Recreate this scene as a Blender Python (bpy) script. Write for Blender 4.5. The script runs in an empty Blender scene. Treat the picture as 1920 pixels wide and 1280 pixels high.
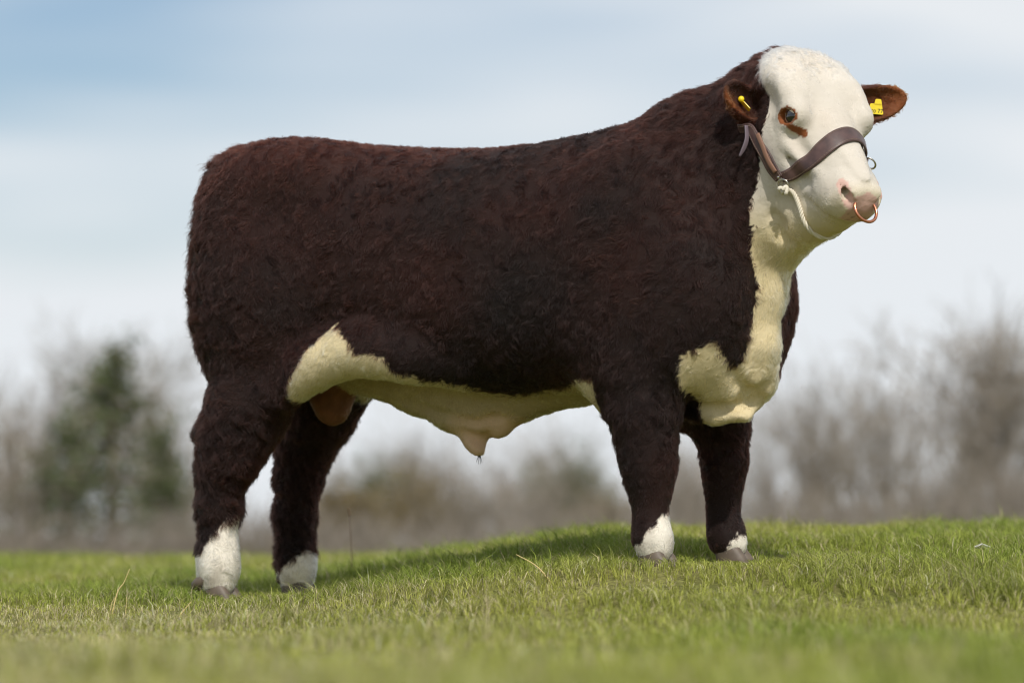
import bpy, bmesh, math, random
import numpy as np
from mathutils import Vector, Matrix
from mathutils.bvhtree import BVHTree

FUR = True
GRASS = True
TREES = True
FUR_DENSITY = 1.0

SC = bpy.context.scene
COL = SC.collection
rad = math.radians

# ------------------------------------------------------------------ camera
DIST = 10.0                       # camera to the middle of the bull
CAM_Z = 0.30                      # the photographer crouches low in the grass
PX = 3.03 / 1920.0                # metres per photo pixel at DIST
HORIZON = 1000.0
cam_d = bpy.data.cameras.new('camera')
cam = bpy.data.objects.new('camera', cam_d)
COL.objects.link(cam)
cam.location = (0, -DIST, CAM_Z)
cam.rotation_euler = (rad(90), 0, 0)
cam_d.sensor_width = 36.0
cam_d.lens = 36.0 * DIST / 3.03
cam_d.shift_y = (HORIZON - 640.0) / 1920.0
cam_d.clip_start = 0.1
cam_d.clip_end = 3000.0
cam_d.dof.use_dof = True
cam_d.dof.focus_distance = 9.55
cam_d.dof.aperture_fstop = 2.1
SC.camera = cam

# ------------------------------------------------------------------ sky, sun, exposure
SUN_ELEV, SUN_AZ = 47.0, 11.0     # azimuth: degrees to the right of the direction behind the camera
wd = bpy.data.worlds.new('World')
SC.world = wd
wd.use_nodes = True
nt = wd.node_tree
nt.nodes.clear()
def N(t, nt_=None, **kw):
    n = (nt_ or nt).nodes.new(t)
    for k, v in kw.items():
        setattr(n, k, v)
    return n
wout = N('ShaderNodeOutputWorld')
bg = N('ShaderNodeBackground')
sky = N('ShaderNodeTexSky')
sky.sky_type = 'NISHITA'
sky.sun_disc = False
sky.sun_elevation = rad(SUN_ELEV)
sun_dir = Vector((math.sin(rad(SUN_AZ)) * math.cos(rad(SUN_ELEV)), -math.cos(rad(SUN_AZ)) * math.cos(rad(SUN_ELEV)), math.sin(rad(SUN_ELEV))))
sky.sun_rotation = math.atan2(sun_dir.x, sun_dir.y)
sky.air_density = 1.0
sky.dust_density = 1.2
sky.ozone_density = 2.0
# thin high cloud: a soft veil over the blue with wide gaps
tc = N('ShaderNodeTexCoord')
mp = N('ShaderNodeMapping')
mp.inputs['Scale'].default_value = (0.75, 0.75, 3.2)
mp.inputs['Location'].default_value = (1.23, -2.49, -1.485)
cl = N('ShaderNodeTexNoise')
cl.inputs['Scale'].default_value = 3.2
cl.inputs['Detail'].default_value = 3.0
cl.inputs['Roughness'].default_value = 0.45
cr = N('ShaderNodeValToRGB')
cr.color_ramp.elements[0].position = 0.34
cr.color_ramp.elements[0].color = (0.03, 0.03, 0.03, 1)
cr.color_ramp.elements[1].position = 0.53
cr.color_ramp.elements[1].color = (1, 1, 1, 1)
mixc = N('ShaderNodeMix', data_type='RGBA')
mixc.inputs[7].default_value = (7.9, 8.25, 8.6, 1)      # sunlit cloud, on the sky texture's own scale
L = nt.links.new
L(tc.outputs['Generated'], mp.inputs['Vector'])
L(mp.outputs['Vector'], cl.inputs['Vector'])
L(cl.outputs['Fac'], cr.inputs['Fac'])
L(cr.outputs['Color'], mixc.inputs[0])
L(sky.outputs['Color'], mixc.inputs[6])
L(mixc.outputs[2], bg.inputs['Color'])
bg.inputs['Strength'].default_value = 0.08
L(bg.outputs['Background'], wout.inputs['Surface'])

sun_d = bpy.data.lights.new('sun', 'SUN')
sun = bpy.data.objects.new('sun', sun_d)
COL.objects.link(sun)
sun_d.energy = 2.7
sun_d.angle = rad(1.2)
sun_d.color = (1.0, 0.95, 0.87)
sun.location = (0, 0, 30)
sun.rotation_euler = (-sun_dir).to_track_quat('-Z', 'Y').to_euler()

vs = SC.view_settings
SC.display_settings.display_device = 'sRGB'
vs.view_transform = 'Standard'
vs.look = 'None'
vs.gamma = 1.0
vs.exposure = 0.35
SC.render.engine = 'CYCLES'
SC.cycles.use_denoising = True
SC.cycles.filter_width = 1.05
SC.cycles.max_bounces = 8
SC.cycles.sample_clamp_indirect = 6.0

# ------------------------------------------------------------------ helpers
def hexc(r, g, b, a=1.0):
    """sRGB 0-255 to linear"""
    f = lambda c: (c / 255 / 12.92) if c / 255 <= 0.04045 else ((c / 255 + 0.055) / 1.055) ** 2.4
    return (f(r), f(g), f(b), a)

def tag(o, label=None, cat=None, group=None, kind=None):
    if label: o['label'] = label
    if cat: o['category'] = cat
    if group: o['group'] = group
    if kind: o['kind'] = kind
    return o

def link(name, data, parent=None, mat=None):
    o = bpy.data.objects.new(name, data)
    COL.objects.link(o)
    if parent is not None:
        o.parent = parent
        o.matrix_parent_inverse = parent.matrix_basis.inverted()
    if mat is not None:
        data.materials.append(mat)
    return o

def empty(name, loc):
    o = bpy.data.objects.new(name, None)
    COL.objects.link(o)
    o.location = loc
    o.empty_display_size = 0.1
    return o

def mesh_np(name, verts, faces, smooth=True):
    """verts (n,3); faces (m,k) with one k"""
    verts = np.asarray(verts, np.float32)
    faces = np.asarray(faces, np.int32)
    me = bpy.data.meshes.new(name)
    k = faces.shape[1]
    me.vertices.add(len(verts))
    me.vertices.foreach_set('co', verts.ravel())
    me.loops.add(faces.size)
    me.loops.foreach_set('vertex_index', faces.ravel())
    me.polygons.add(len(faces))
    me.polygons.foreach_set('loop_start', np.arange(0, faces.size, k, dtype=np.int32))
    if smooth:
        me.polygons.foreach_set('use_smooth', np.ones(len(faces), bool))
    me.update(calc_edges=True)
    return me

def set_col(me, name, rgb, domain='POINT'):
    at = me.attributes.new(name, 'FLOAT_COLOR', domain)
    rgba = np.ones((len(rgb), 4), np.float32)
    rgba[:, :3] = rgb
    at.data.foreach_set('color', rgba.ravel())

_hr = np.random.RandomState(7)
_LAT = _hr.rand(64, 64, 64).astype(np.float32)
def vnoise(p, scale, off=0.0):
    """smooth value noise in -1..1 at points (n,3)"""
    q = np.asarray(p, np.float64) * scale + off
    i = np.floor(q).astype(np.int64)
    f = (q - i)
    f = f * f * (3 - 2 * f)
    r = 0
    for dx in (0, 1):
        for dy in (0, 1):
            for dz in (0, 1):
                w = (f[:, 0] if dx else 1 - f[:, 0]) * (f[:, 1] if dy else 1 - f[:, 1]) * (f[:, 2] if dz else 1 - f[:, 2])
                r = r + w * _LAT[(i[:, 0] + dx) & 63, (i[:, 1] + dy) & 63, (i[:, 2] + dz) & 63]
    return r * 2 - 1

def fbm(p, scale, octs=3, off=0.0):
    r = 0; a = 1.0; t = 0
    for k in range(octs):
        r = r + a * vnoise(p, scale * 2 ** k, off + 17.3 * k); t += a; a *= 0.5
    return r / t

def mat(name):
    m = bpy.data.materials.new(name)
    m.use_nodes = True
    t = m.node_tree
    b = t.nodes['Principled BSDF']
    return m, t, b
# ------------------------------------------------------------------ the bull's own frame
YAW = rad(28.0)                   # turned a little towards the camera
CY, SY = math.cos(YAW), math.sin(YAW)
FWD = np.array((CY, -SY, 0.0)); LEFT = np.array((SY, CY, 0.0)); UP = np.array((0.0, 0.0, 1.0))

def B(u, v, z):
    """body frame (forward, left, height) to world"""
    return np.array((u * CY + v * SY, -u * SY + v * CY, z))

def S(px, py, v=0.0):
    """a point seen in the photo that lies v metres left of the bull's midplane"""
    k = (px - 960.0) * PX
    u = (k * (1 + v * CY / DIST) - v * SY) / (CY + k * SY / DIST)
    Y = -u * SY + v * CY
    return B(u, v, CAM_Z + (HORIZON - py) * PX * (1 + Y / DIST))

def unit(v):
    v = np.asarray(v, float); return v / np.linalg.norm(v)
# head frame: poll as origin, D down the face, LH to the bull's left, NH out of the forehead
PSI, PIT = rad(59.5), rad(50.5)
HH = np.array((math.cos(PSI), -math.sin(PSI), 0.0))
D = HH * math.cos(PIT) - UP * math.sin(PIT)
NH = HH * math.sin(PIT) + UP * math.cos(PIT)
LH = np.array((math.sin(PSI), math.cos(PSI), 0.0))
ROLL = rad(-2.0)
HO = np.array((0.817, -0.50, 1.626))
TS = 0.93                         # face length scale
def Hd(t, l, n):
    return HO + t * TS * D + l * LH + n * NH

# ------------------------------------------------------------------ implicit surface
def axis(segs):
    out = []
    for a, b, h in segs:
        n = max(1, int(round((b - a) / h)))
        out.append(np.linspace(a, b, n, endpoint=False))
    out.append([segs[-1][1]])
    return np.concatenate(out).astype(np.float32)
GX = axis([(-1.14, 0.62, 0.0095), (0.62, 1.20, 0.0055)])
GY = axis([(-0.92, -0.34, 0.0062), (-0.34, 0.84, 0.011)])
GZ = axis([(0.02, 1.04, 0.0095), (1.04, 1.76, 0.0055)])
FLD = np.full((len(GX), len(GY), len(GZ)), 1.0, np.float32)

def box(lo, hi):
    sl = []
    for g, a, b in zip((GX, GY, GZ), lo, hi):
        i0 = max(0, np.searchsorted(g, a) - 1); i1 = min(len(g), np.searchsorted(g, b) + 1)
        sl.append(slice(i0, max(i1, i0 + 1)))
    return tuple(sl)

def pts(sl):
    return GX[sl[0]][:, None, None], GY[sl[1]][None, :, None], GZ[sl[2]][None, None, :]

def smin(a, b, k):
    h = np.maximum(k - np.abs(a - b), 0) / k
    return np.minimum(a, b) - h * h * k * 0.25

def smax(a, b, k):
    return -smin(-a, -b, k)

def cone(a, b, ra, rb, k=0.03, op='add', squash=None):
    """tapered capsule; squash=(axis unit vector, factor) flattens it along an axis"""
    a = np.asarray(a, float); b = np.asarray(b, float)
    R = max(ra, rb) * (1.0 if squash is None else max(1.0, 1.0)) + k + 0.02
    sl = box(np.minimum(a, b) - R, np.maximum(a, b) + R)
    X, Y, Z = pts(sl)
    X = X - a[0]; Y = Y - a[1]; Z = Z - a[2]
    ba = b - a
    if squash is not None:
        ax, fac = squash
        ax = np.asarray(ax); 
        dd = (X * ax[0] + Y * ax[1] + Z * ax[2])
        e = dd * (1.0 / fac - 1.0)
        X = X + e * ax[0]; Y = Y + e * ax[1]; Z = Z + e * ax[2]
        ba = ba + (ba @ ax) * (1.0 / fac - 1.0) * ax
    h = np.clip((X * ba[0] + Y * ba[1] + Z * ba[2]) / max(ba @ ba, 1e-9), 0, 1)
    d = np.sqrt((X - h * ba[0]) ** 2 + (Y - h * ba[1]) ** 2 + (Z - h * ba[2]) ** 2) - (ra + (rb - ra) * h)
    if squash is not None:
        d = d * max(fac, 0.6)
    FLD[sl] = smin(FLD[sl], d, k) if op == 'add' else smax(FLD[sl], -d, k)

def chain(points, k=0.03, squash=None):
    for (a, ra), (b, rb) in zip(points[:-1], points[1:]):
        cone(a, b, ra, rb, k, squash=squash)

def ell(c, axes, radii, k=0.04, op='add'):
    c = np.asarray(c, float); A = np.asarray(axes, float); r = np.asarray(radii, float)
    ext = np.sqrt(((A * r[:, None]) ** 2).sum(0)) + k + 0.02
    sl = box(c - ext, c + ext)
    X, Y, Z = pts(sl)
    X = X - c[0]; Y = Y - c[1]; Z = Z - c[2]
    q = [(X * A[i, 0] + Y * A[i, 1] + Z * A[i, 2]) for i in range(3)]
    k0 = np.sqrt(sum((q[i] / r[i]) ** 2 for i in range(3)))
    k1 = np.sqrt(sum((q[i] / r[i] ** 2) ** 2 for i in range(3))) + 1e-6
    d = k0 * (k0 - 1.0) / k1
    FLD[sl] = smin(FLD[sl], d, k) if op == 'add' else smax(FLD[sl], -d, k)

BODY_AX = np.array((FWD, LEFT, UP))
HEAD_AX = np.array((D, LH, NH))

def loft(st, origin, axes, lo, hi, n_lat, k):
    """sections along axes[0]: (s, top, bottom, half width, widest height 0..1)"""
    st = np.array(st, float)
    sl = box(lo, hi)
    X, Y, Z = pts(sl)
    X = X - origin[0]; Y = Y - origin[1]; Z = Z - origin[2]
    s = X * axes[0][0] + Y * axes[0][1] + Z * axes[0][2]
    v = X * axes[1][0] + Y * axes[1][1] + Z * axes[1][2]
    w = X * axes[2][0] + Y * axes[2][1] + Z * axes[2][2]
    xs = np.linspace(st[0, 0], st[-1, 0], 400)
    def sm(col):                       # piecewise cubic through the stations
        y = st[:, col]; x = st[:, 0]
        m = np.gradient(y, x)
        i = np.clip(np.searchsorted(x, xs) - 1, 0, len(x) - 2)
        h = x[i + 1] - x[i]; t = (xs - x[i]) / h
        return (2*t**3-3*t**2+1)*y[i] + (t**3-2*t**2+t)*h*m[i] + (-2*t**3+3*t**2)*y[i+1] + (t**3-t**2)*h*m[i+1]
    top = np.interp(s, xs, sm(1)); bot = np.interp(s, xs, sm(2)); hw = np.interp(s, xs, sm(3)); fr = np.interp(s, xs, sm(4))
    mid = bot + (top - bot) * fr
    hgt = np.where(w > mid, top - mid, mid - bot)
    over = np.maximum(np.maximum(s - st[-1, 0], st[0, 0] - s), 0)
    q = (np.abs(v / np.maximum(hw, 0.01)) ** n_lat + np.abs((w - mid) / np.maximum(hgt, 0.01)) ** n_lat) ** (1.0 / n_lat)
    d = (q - 1.0) * np.minimum(hw, hgt) * 0.9
    d = np.where(over > 0, np.maximum(d, 0) + over, d)
    FLD[sl] = smin(FLD[sl], d.astype(np.float32), k)

# trunk
loft([(-1.015, 1.33, 1.02, 0.10, .5), (-0.985, 1.438, 0.90, 0.19, .5), (-0.94, 1.478, 0.80, 0.24, .5), (-0.86, 1.492, 0.74, 0.27, .52),
      (-0.76, 1.494, 0.72, 0.29, .55), (-0.58, 1.480, 0.79, 0.295, .52), (-0.38, 1.458, 0.782, 0.308, .45), (-0.18, 1.440, 0.725, 0.325, .45),
      (0.0, 1.434, 0.695, 0.335, .46), (0.2, 1.448, 0.695, 0.325, .46), (0.4, 1.474, 0.69, 0.31, .45), (0.55, 1.48, 0.67, 0.30, .45),
      (0.68, 1.43, 0.66, 0.27, .45), (0.77, 1.34, 0.69, 0.21, .45), (0.82, 1.20, 0.78, 0.13, .45), (0.845, 1.08, 0.92, 0.05, .45)],
     (0, 0, 0), BODY_AX, (-1.14, -0.92, 0.3), (1.1, 0.84, 1.7), 2.5, 0.03)
for s in (-1, 1):
    ell(B(-0.79, s * 0.165, 1.03), BODY_AX, (0.215, 0.145, 0.37), 0.06)         # thigh
    ell(B(-0.69, s * 0.185, 0.97), BODY_AX, (0.17, 0.10, 0.21), 0.10)            # stifle
    ell(B(0.49, s * 0.215, 1.04), BODY_AX, (0.20, 0.105, 0.34), 0.08)           # shoulder blade
    ell(B(0.67, s * 0.165, 0.98), BODY_AX, (0.165, 0.135, 0.23), 0.08)          # point of the shoulder
    ell(B(0.50, s * 0.19, 0.82), BODY_AX, (0.16, 0.09, 0.22), 0.10)             # upper arm
for s in (-1, 1):
    ell(B(-0.66, s * 0.17, 1.37), BODY_AX, (0.20, 0.10, 0.09), 0.10)             # hip

# legs: (photo x, y, radius)
def leg(v, pts_, k=0.04):
    chain([(S(x, y, v + (p[0] if p else 0)), r) for x, y, r, *p in pts_], k)
leg(-0.21, [(488, 690, .115, .06), (455, 770, .108, .02), (428, 830, .084), (416, 880, .070), (411, 950, .060), (409, 1030, .052), (409, 1062, .056), (409, 1092, .050)])
cone(S(505, 745, -.20), S(452, 860, -.21), .065, .05, .08)
cone(S(465, 760, -.20), S(378, 815, -.21), .055, .022, .05)                     # point of the hock
leg(0.20, [(640, 700, .12, -.05), (600, 780, .098, -.02), (572, 842, .078), (560, 900, .066), (553, 970, .057), (554, 1030, .050), (556, 1062, .054), (556, 1090, .048)])
cone(S(600, 770, .19), S(532, 820, .20), .055, .024, .05)
leg(-0.21, [(1215, 590, .12, .06), (1198, 690, .110, .02), (1208, 780, .090), (1214, 840, .076), (1217, 885, .067), (1219, 930, .047), (1220, 980, .040), (1224, 1010, .048), (1228, 1030, .046)])
leg(0.20, [(1330, 640, .12, -.05), (1342, 740, .096, -.02), (1352, 800, .074), (1358, 868, .061), (1356, 915, .047), (1356, 965, .040), (1362, 1005, .048), (1369, 1022, .046)])

# skin of the flank hanging as a curtain in front of the stifle
chain([(S(540, 742, -.25), .024), (S(570, 706, -.262), .030), (S(610, 680, -.268), .034), (S(660, 662, -.268), .038), (S(710, 662, -.262), .038), (S(770, 674, -.25), .036), (S(860, 690, -.21), .034)], .10)
# belly fold and sheath, brisket, dewlap
chain([(S(640, 690), .06), (S(720, 700), .055), (S(790, 742), .045), (S(845, 780), .036), (S(885, 806), .033), (S(892, 830), .026), (S(898, 846), .015)], .035)
chain([(S(690, 690), .07), (S(780, 715), .07), (S(850, 740), .065), (S(900, 750), .06), (S(980, 735), .06), (S(1080, 715), .06)], .06)
chain([(S(850, 760), .05), (S(889, 775), .05), (S(925, 770), .05), (S(960, 752), .045)], .04)
chain([(S(905, 794), .034), (S(928, 799), .031), (S(944, 804), .022)], .028)
chain([(S(900, 780), .045), (S(960, 766), .036), (S(1030, 735), .035), (S(1130, 712), .045)], .04)
ell(S(1345, 706), BODY_AX, (0.155, 0.150, 0.115), 0.05)
ell(S(1400, 690), BODY_AX, (0.09, 0.10, 0.10), 0.05)
chain([(S(1285, 766, -.08), .028), (S(1340, 779, -.07), .027), (S(1395, 772, -.05), .026), (S(1412, 755, 0.0), .024)], .014)
chain([(S(1392, 704, -.03), .020), (S(1412, 724, -.03), .022), (S(1432, 722, .0), .024), (S(1443, 690, .03), .028)], .012)
chain([(S(1440, 400), .07), (S(1446, 470, -.04), .052), (S(1436, 560, -.05), .044), (S(1428, 650, -.05), .046), (S(1424, 715, -.03), .042)], .04)

# neck: round, thick, bending towards the camera
NB = Hd(0.09, 0.0, -0.215)
cone(B(0.44, 0, 1.15), NB, .26, .165, .10)
cone(B(0.60, 0, 1.00), Hd(0.20, 0, -0.26), .23, .11, .08)
chain([(S(1160, 385), .12), (S(1250, 340), .112), (B(0.60, -.03, 1.415), .108), (Hd(0.0, -0.01, -0.18), .115), (Hd(0.0, -.01, -0.10), .100)], .09)
# tail
chain([(B(-0.93, 0.0, 1.43), .045), (B(-1.00, 0.0, 1.36), .035), (B(-1.03, 0.0, 1.1), .026), (B(-1.02, 0.01, .80), .024), (B(-1.0, .02, .62), .035), (B(-1.0, .02, .50), .012)], .02)
# scrotum, half hidden behind the thigh
chain([(S(640, 705, .03), .06), (S(622, 748, .02), .056), (S(624, 768, .02), .048)], .04)

# ------------------------------------------------------------------ head
HLO, HHI = HO - (0.42, 0.5, 0.72), HO + (0.5, 0.42, 0.2)
loft([(-0.0558, -0.060, -0.16, 0.060, .5), (-0.0279, -0.022, -0.20, 0.104, .6), (0.0186, 0.004, -0.235, 0.128, .68), (0.0837, 0.024, -0.26, 0.135, .72), (0.1581, 0.026, -0.275, 0.131, .72),
      (0.2232, 0.016, -0.272, 0.118, .66), (0.2883, 0.004, -0.240, 0.100, .58), (0.3534, -0.002, -0.205, 0.088, .54), (0.4092, -0.008, -0.180, 0.079, .52),
      (0.4511, -0.016, -0.158, 0.073, .5), (0.4836, -0.032, -0.140, 0.066, .5), (0.5022, -0.062, -0.125, 0.046, .5)],
     HO, HEAD_AX, HLO, HHI, 2.6, 0.05)
def HE(t, l, n, rt, rl, rn, k=0.03, op='add'):
    ell(Hd(t, l, n), HEAD_AX, (rt, rl, rn), k, op)
def sample(p):
    out = []
    for g, c in zip((GX, GY, GZ), p):
        i = int(np.clip(np.searchsorted(g, c) - 1, 0, len(g) - 2)); out.append((i, (c - g[i]) / (g[i + 1] - g[i])))
    r = 0.0
    for dx in (0, 1):
        for dy in (0, 1):
            for dz in (0, 1):
                w = 1.0
                for (i, f), d in zip(out, (dx, dy, dz)):
                    w *= f if d else 1 - f
                r += w * FLD[out[0][0] + dx, out[1][0] + dy, out[2][0] + dz]
    return r
def surf(p, direction):
    """march from inside the head outwards to the skin"""
    d = np.asarray(direction, float); d = d / np.linalg.norm(d); p = np.asarray(p, float)
    for _ in range(200):
        if sample(p) > 0: break
        p = p + d * 0.002
    return p
HE(0.01, 0, -0.036, 0.06, 0.084, 0.056, .04)                     # poll
for s in (-1, 1):
    HE(0.085, s * 0.074, -0.012, 0.078, 0.054, 0.042, .06)
for s in (-1, 1):
    HE(0.205, s * 0.076, -0.155, 0.125, 0.048, 0.090, .09)       # jaw muscle
    HE(0.172, s * 0.112, 0.002, 0.050, 0.020, 0.022, .05)        # brow
    HE(0.285, s * 0.096, -0.080, 0.075, 0.018, 0.018, .05)       # cheek bone
    HE(0.480, s * 0.042, -0.080, 0.055, 0.038, 0.058, .03)       # lips beside the nose
    HE(0.515, s * 0.036, -0.048, 0.026, 0.028, 0.022, .02)       # nostril wing
HE(0.500, 0, -0.07, 0.052, 0.062, 0.056, .03)
for s in (-1, 1):
    HE(0.520, s * 0.034, -0.038, 0.024, 0.030, 0.026, .014)      # square corners of the muzzle
    HE(0.440, s * 0.066, -0.095, 0.055, 0.020, 0.034, .03)       # lip pad
    HE(0.130, s * 0.172, -0.040, 0.048, 0.028, 0.030, .035, 'cut')   # hollow of the temple
    cone(Hd(0.275, s * 0.118, -0.050), Hd(0.36, s * 0.098, -0.060), .010, .008, .035, 'cut')   # trough below the eye
    cone(Hd(0.30, s * 0.112, -0.105), Hd(0.40, s * 0.098, -0.110), .008, .008, .035, 'cut')
HE(0.36, 0, -0.002, 0.12, 0.030, 0.012, .04)                     # bridge of the nose
HE(0.532, 0, -0.088, 0.018, 0.044, 0.040, .02)                   # nose pad
chain([(Hd(0.23, 0, -0.235), .055), (Hd(0.36, 0, -0.190), .048), (Hd(0.45, 0, -0.160), .045), (Hd(0.487, 0, -0.150), .036)], .03)   # lower jaw
# loose skin from the chin to the throat
def SY_(px, py, Y):
    return np.array(((px - 960) * PX * (1 + Y / DIST), Y, CAM_Z + (HORIZON - py) * PX * (1 + Y / DIST)))
cone(Hd(0.20, 0, -0.20), SY_(1420, 380, -.40), .12, .14, .10)
chain([(SY_(1440, 395, -.44), .09), (SY_(1484, 422, -.49), .052), (SY_(1525, 410, -.56), .038), (SY_(1552, 394, -.61), .032)], .09)
NOSTRIL = {}
for s in (-1, 1):
    # mouth line, nostril
    m = [surf(Hd(t, 0, n), LH * s + D * f + NH * -.05) for t, n, f in ((0.425, -0.150, 0), (0.45, -0.140, 0), (0.475, -0.132, .1), (0.50, -.126, .6), (0.51, -.128, 2.0))]
    for a, b in zip(m[:-1], m[1:]):
        cone(a, b, .004, .004, .012, 'cut')
    q = [surf(Hd(0.478, s * 0.008, -0.055), v) for v in (LH * s * .8 + NH * .42 + D * .22, LH * s * .75 + NH * .34 + D * .70, LH * s * .58 + NH * .12 + D * .95)]
    NOSTRIL[s] = q
    cone(q[0], q[1], .003, .009, .008, 'cut')
    cone(q[1], q[2] - D * .002, .009, .012, .006, 'cut')
    qm = q[1] * .45 + q[2] * .55
    cone(qm, qm - D * .05 - LH * s * .006, .0145, .012, .004, 'cut')
EYE_R = 0.029
EYES = []
for s in (-1, 1):
    e = surf(Hd(0.228, 0, -0.018), LH * s)
    c = e - LH * s * 0.019
    EYES.append(c)
    ea = unit(D * .52 + NH * .74); eb = unit(D * -.74 + NH * .52)
    EA = np.array((ea, LH, eb))
    ell(c, EA, (.040, .0335, .034), .03)                           # lids
    ell(c + LH * s * .03, EA, (.0285, .030, .0190), .006, 'cut')

# creases of the brisket and dewlap, found on the skin
def seen(px, py):
    d = np.array(((px - 960) * PX, DIST, (HORIZON - py) * PX)); d /= np.linalg.norm(d)
    p = np.array((0, -DIST, CAM_Z)) + d * 9.05
    for _ in range(400):
        if sample(p) < 0: break
        p = p + d * 0.004
    return p
for line, r in (([(1287, 768), (1310, 762), (1350, 763), (1384, 757), (1402, 744)], .010), ([(1378, 697), (1390, 720), (1407, 737), (1426, 738), (1441, 722)], .010), ([(1402, 770), (1411, 757), (1426, 748)], .008), ([(862, 786), (890, 792), (915, 786), (940, 784)], .006), ([(872, 812), (892, 822), (912, 824), (918, 812)], .007), ([(760, 752), (800, 768), (840, 778)], .006), ([(1290, 735), (1300, 750), (1288, 766)], .006),
                ([(1478, 452), (1466, 440), (1462, 420), (1452, 405)], .006)):
    q = [seen(*p) for p in line]
    for a, b in zip(q[:-1], q[1:]):
        cone(a, b, r, r, .030, 'cut')

# ears: cupped shells
def ear(base, along, opening, length, width, depth):
    a = unit(along); o = unit(opening - (np.dot(opening, a)) * a); w = np.cross(a, o)
    A = np.array((a, w, o))
    c = base + a * length * 0.5
    ell(c, A, (length * 0.56, width, depth), 0.02)
    cone(base - a * 0.03, base + a * 0.04, .036, .036, .03)
    ell(c + o * depth * 0.62 + a * 0.012, A, (length * 0.50, width * 0.80, depth * 0.98), 0.012, 'cut')
    return A, c
EAR_F = ear(Hd(0.085, 0.120, -0.115), np.array((0.93, 0.20, 0.22)), np.array((.20, -.90, -.05)), 0.225, 0.055, 0.034)
EAR_N = ear(Hd(0.100, -0.118, -0.138), np.array((-0.58, -0.58, 0.44)), np.array((.75, -.60, .10)), 0.150, 0.053, 0.036)

# ------------------------------------------------------------------ surface nets
def surface_nets(F):
    ins = F < 0
    nx, ny, nz = F.shape
    cnt = np.zeros((nx - 1, ny - 1, nz - 1), np.uint8)
    for dx in (0, 1):
        for dy in (0, 1):
            for dz in (0, 1):
                cnt += ins[dx:nx - 1 + dx, dy:ny - 1 + dy, dz:nz - 1 + dz]
    act = (cnt > 0) & (cnt < 8)
    ci = np.argwhere(act)
    idx = np.full(act.shape, -1, np.int32)
    idx[act] = np.arange(len(ci))
    corners = [(dx, dy, dz) for dx in (0, 1) for dy in (0, 1) for dz in (0, 1)]
    val = {c: F[ci[:, 0] + c[0], ci[:, 1] + c[1], ci[:, 2] + c[2]] for c in corners}
    acc = np.zeros((len(ci), 3)); num = np.zeros(len(ci))
    for c in corners:
        for ax in range(3):
            if c[ax] == 0:
                e = list(c); e[ax] = 1; e = tuple(e)
                a, b = val[c], val[e]
                m = (a < 0) != (b < 0)
                t = np.where(m, a / np.where(m, a - b, 1), 0)
                pos = np.tile(np.array(c, float), (len(ci), 1)); pos[:, ax] += t
                acc += pos * m[:, None]; num += m
    loc = acc / num[:, None]
    V = np.empty((len(ci), 3))
    for ax, g in enumerate((GX, GY, GZ)):
        V[:, ax] = g[ci[:, ax]] + loc[:, ax] * (g[ci[:, ax] + 1] - g[ci[:, ax]])
    faces = []
    for ax in range(3):
        a1, a2 = [a for a in range(3) if a != ax]
        s0 = [slice(None)] * 3; s1 = [slice(None)] * 3
        s0[ax] = slice(0, -1); s1[ax] = slice(1, None)
        ch = ins[tuple(s0)] != ins[tuple(s1)]
        e = np.argwhere(ch)
        ok = (e[:, a1] > 0) & (e[:, a2] > 0) & (e[:, a1] < F.shape[a1] - 1) & (e[:, a2] < F.shape[a2] - 1)
        e = e[ok]
        def cell(d1, d2):
            c = e.copy(); c[:, a1] += d1; c[:, a2] += d2
            return idx[c[:, 0], c[:, 1], c[:, 2]]
        q = np.stack([cell(-1, -1), cell(0, -1), cell(0, 0), cell(-1, 0)], 1)
        fl = ins[e[:, 0], e[:, 1], e[:, 2]]
        if ax == 1:
            fl = ~fl
        q[~fl] = q[~fl][:, ::-1]
        faces.append(q)
    return V, np.concatenate(faces)

BV, BF = surface_nets(FLD)

def largest_piece(V, F):
    lab = np.arange(len(V))
    while True:
        m = lab[F].min(1)
        new = lab.copy()
        np.minimum.at(new, F.ravel(), np.repeat(m, 4))
        new = new[new]
        if (new == lab).all(): break
        lab = new
    u, c = np.unique(lab, return_counts=True)
    keep = lab == u[c.argmax()]
    mp_ = np.cumsum(keep) - 1
    return V[keep], mp_[F[keep[F[:, 0]]]]
BV, BF = largest_piece(BV, BF)
def relax(V, F, n=2, lam=0.5):
    e = np.concatenate([F[:, [0, 1]], F[:, [1, 2]], F[:, [2, 3]], F[:, [3, 0]]])
    for _ in range(n):
        acc = np.zeros_like(V); c = np.zeros(len(V))
        np.add.at(acc, e[:, 0], V[e[:, 1]]); np.add.at(c, e[:, 0], 1)
        np.add.at(acc, e[:, 1], V[e[:, 0]]); np.add.at(c, e[:, 1], 1)
        V = V + lam * (acc / c[:, None] - V)
    return V
BV = relax(BV, BF, 2, 0.5)

bull = empty('bull', tuple(S(800, 1110, 0.0)))
body_me = mesh_np('body', BV, BF)
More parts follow.
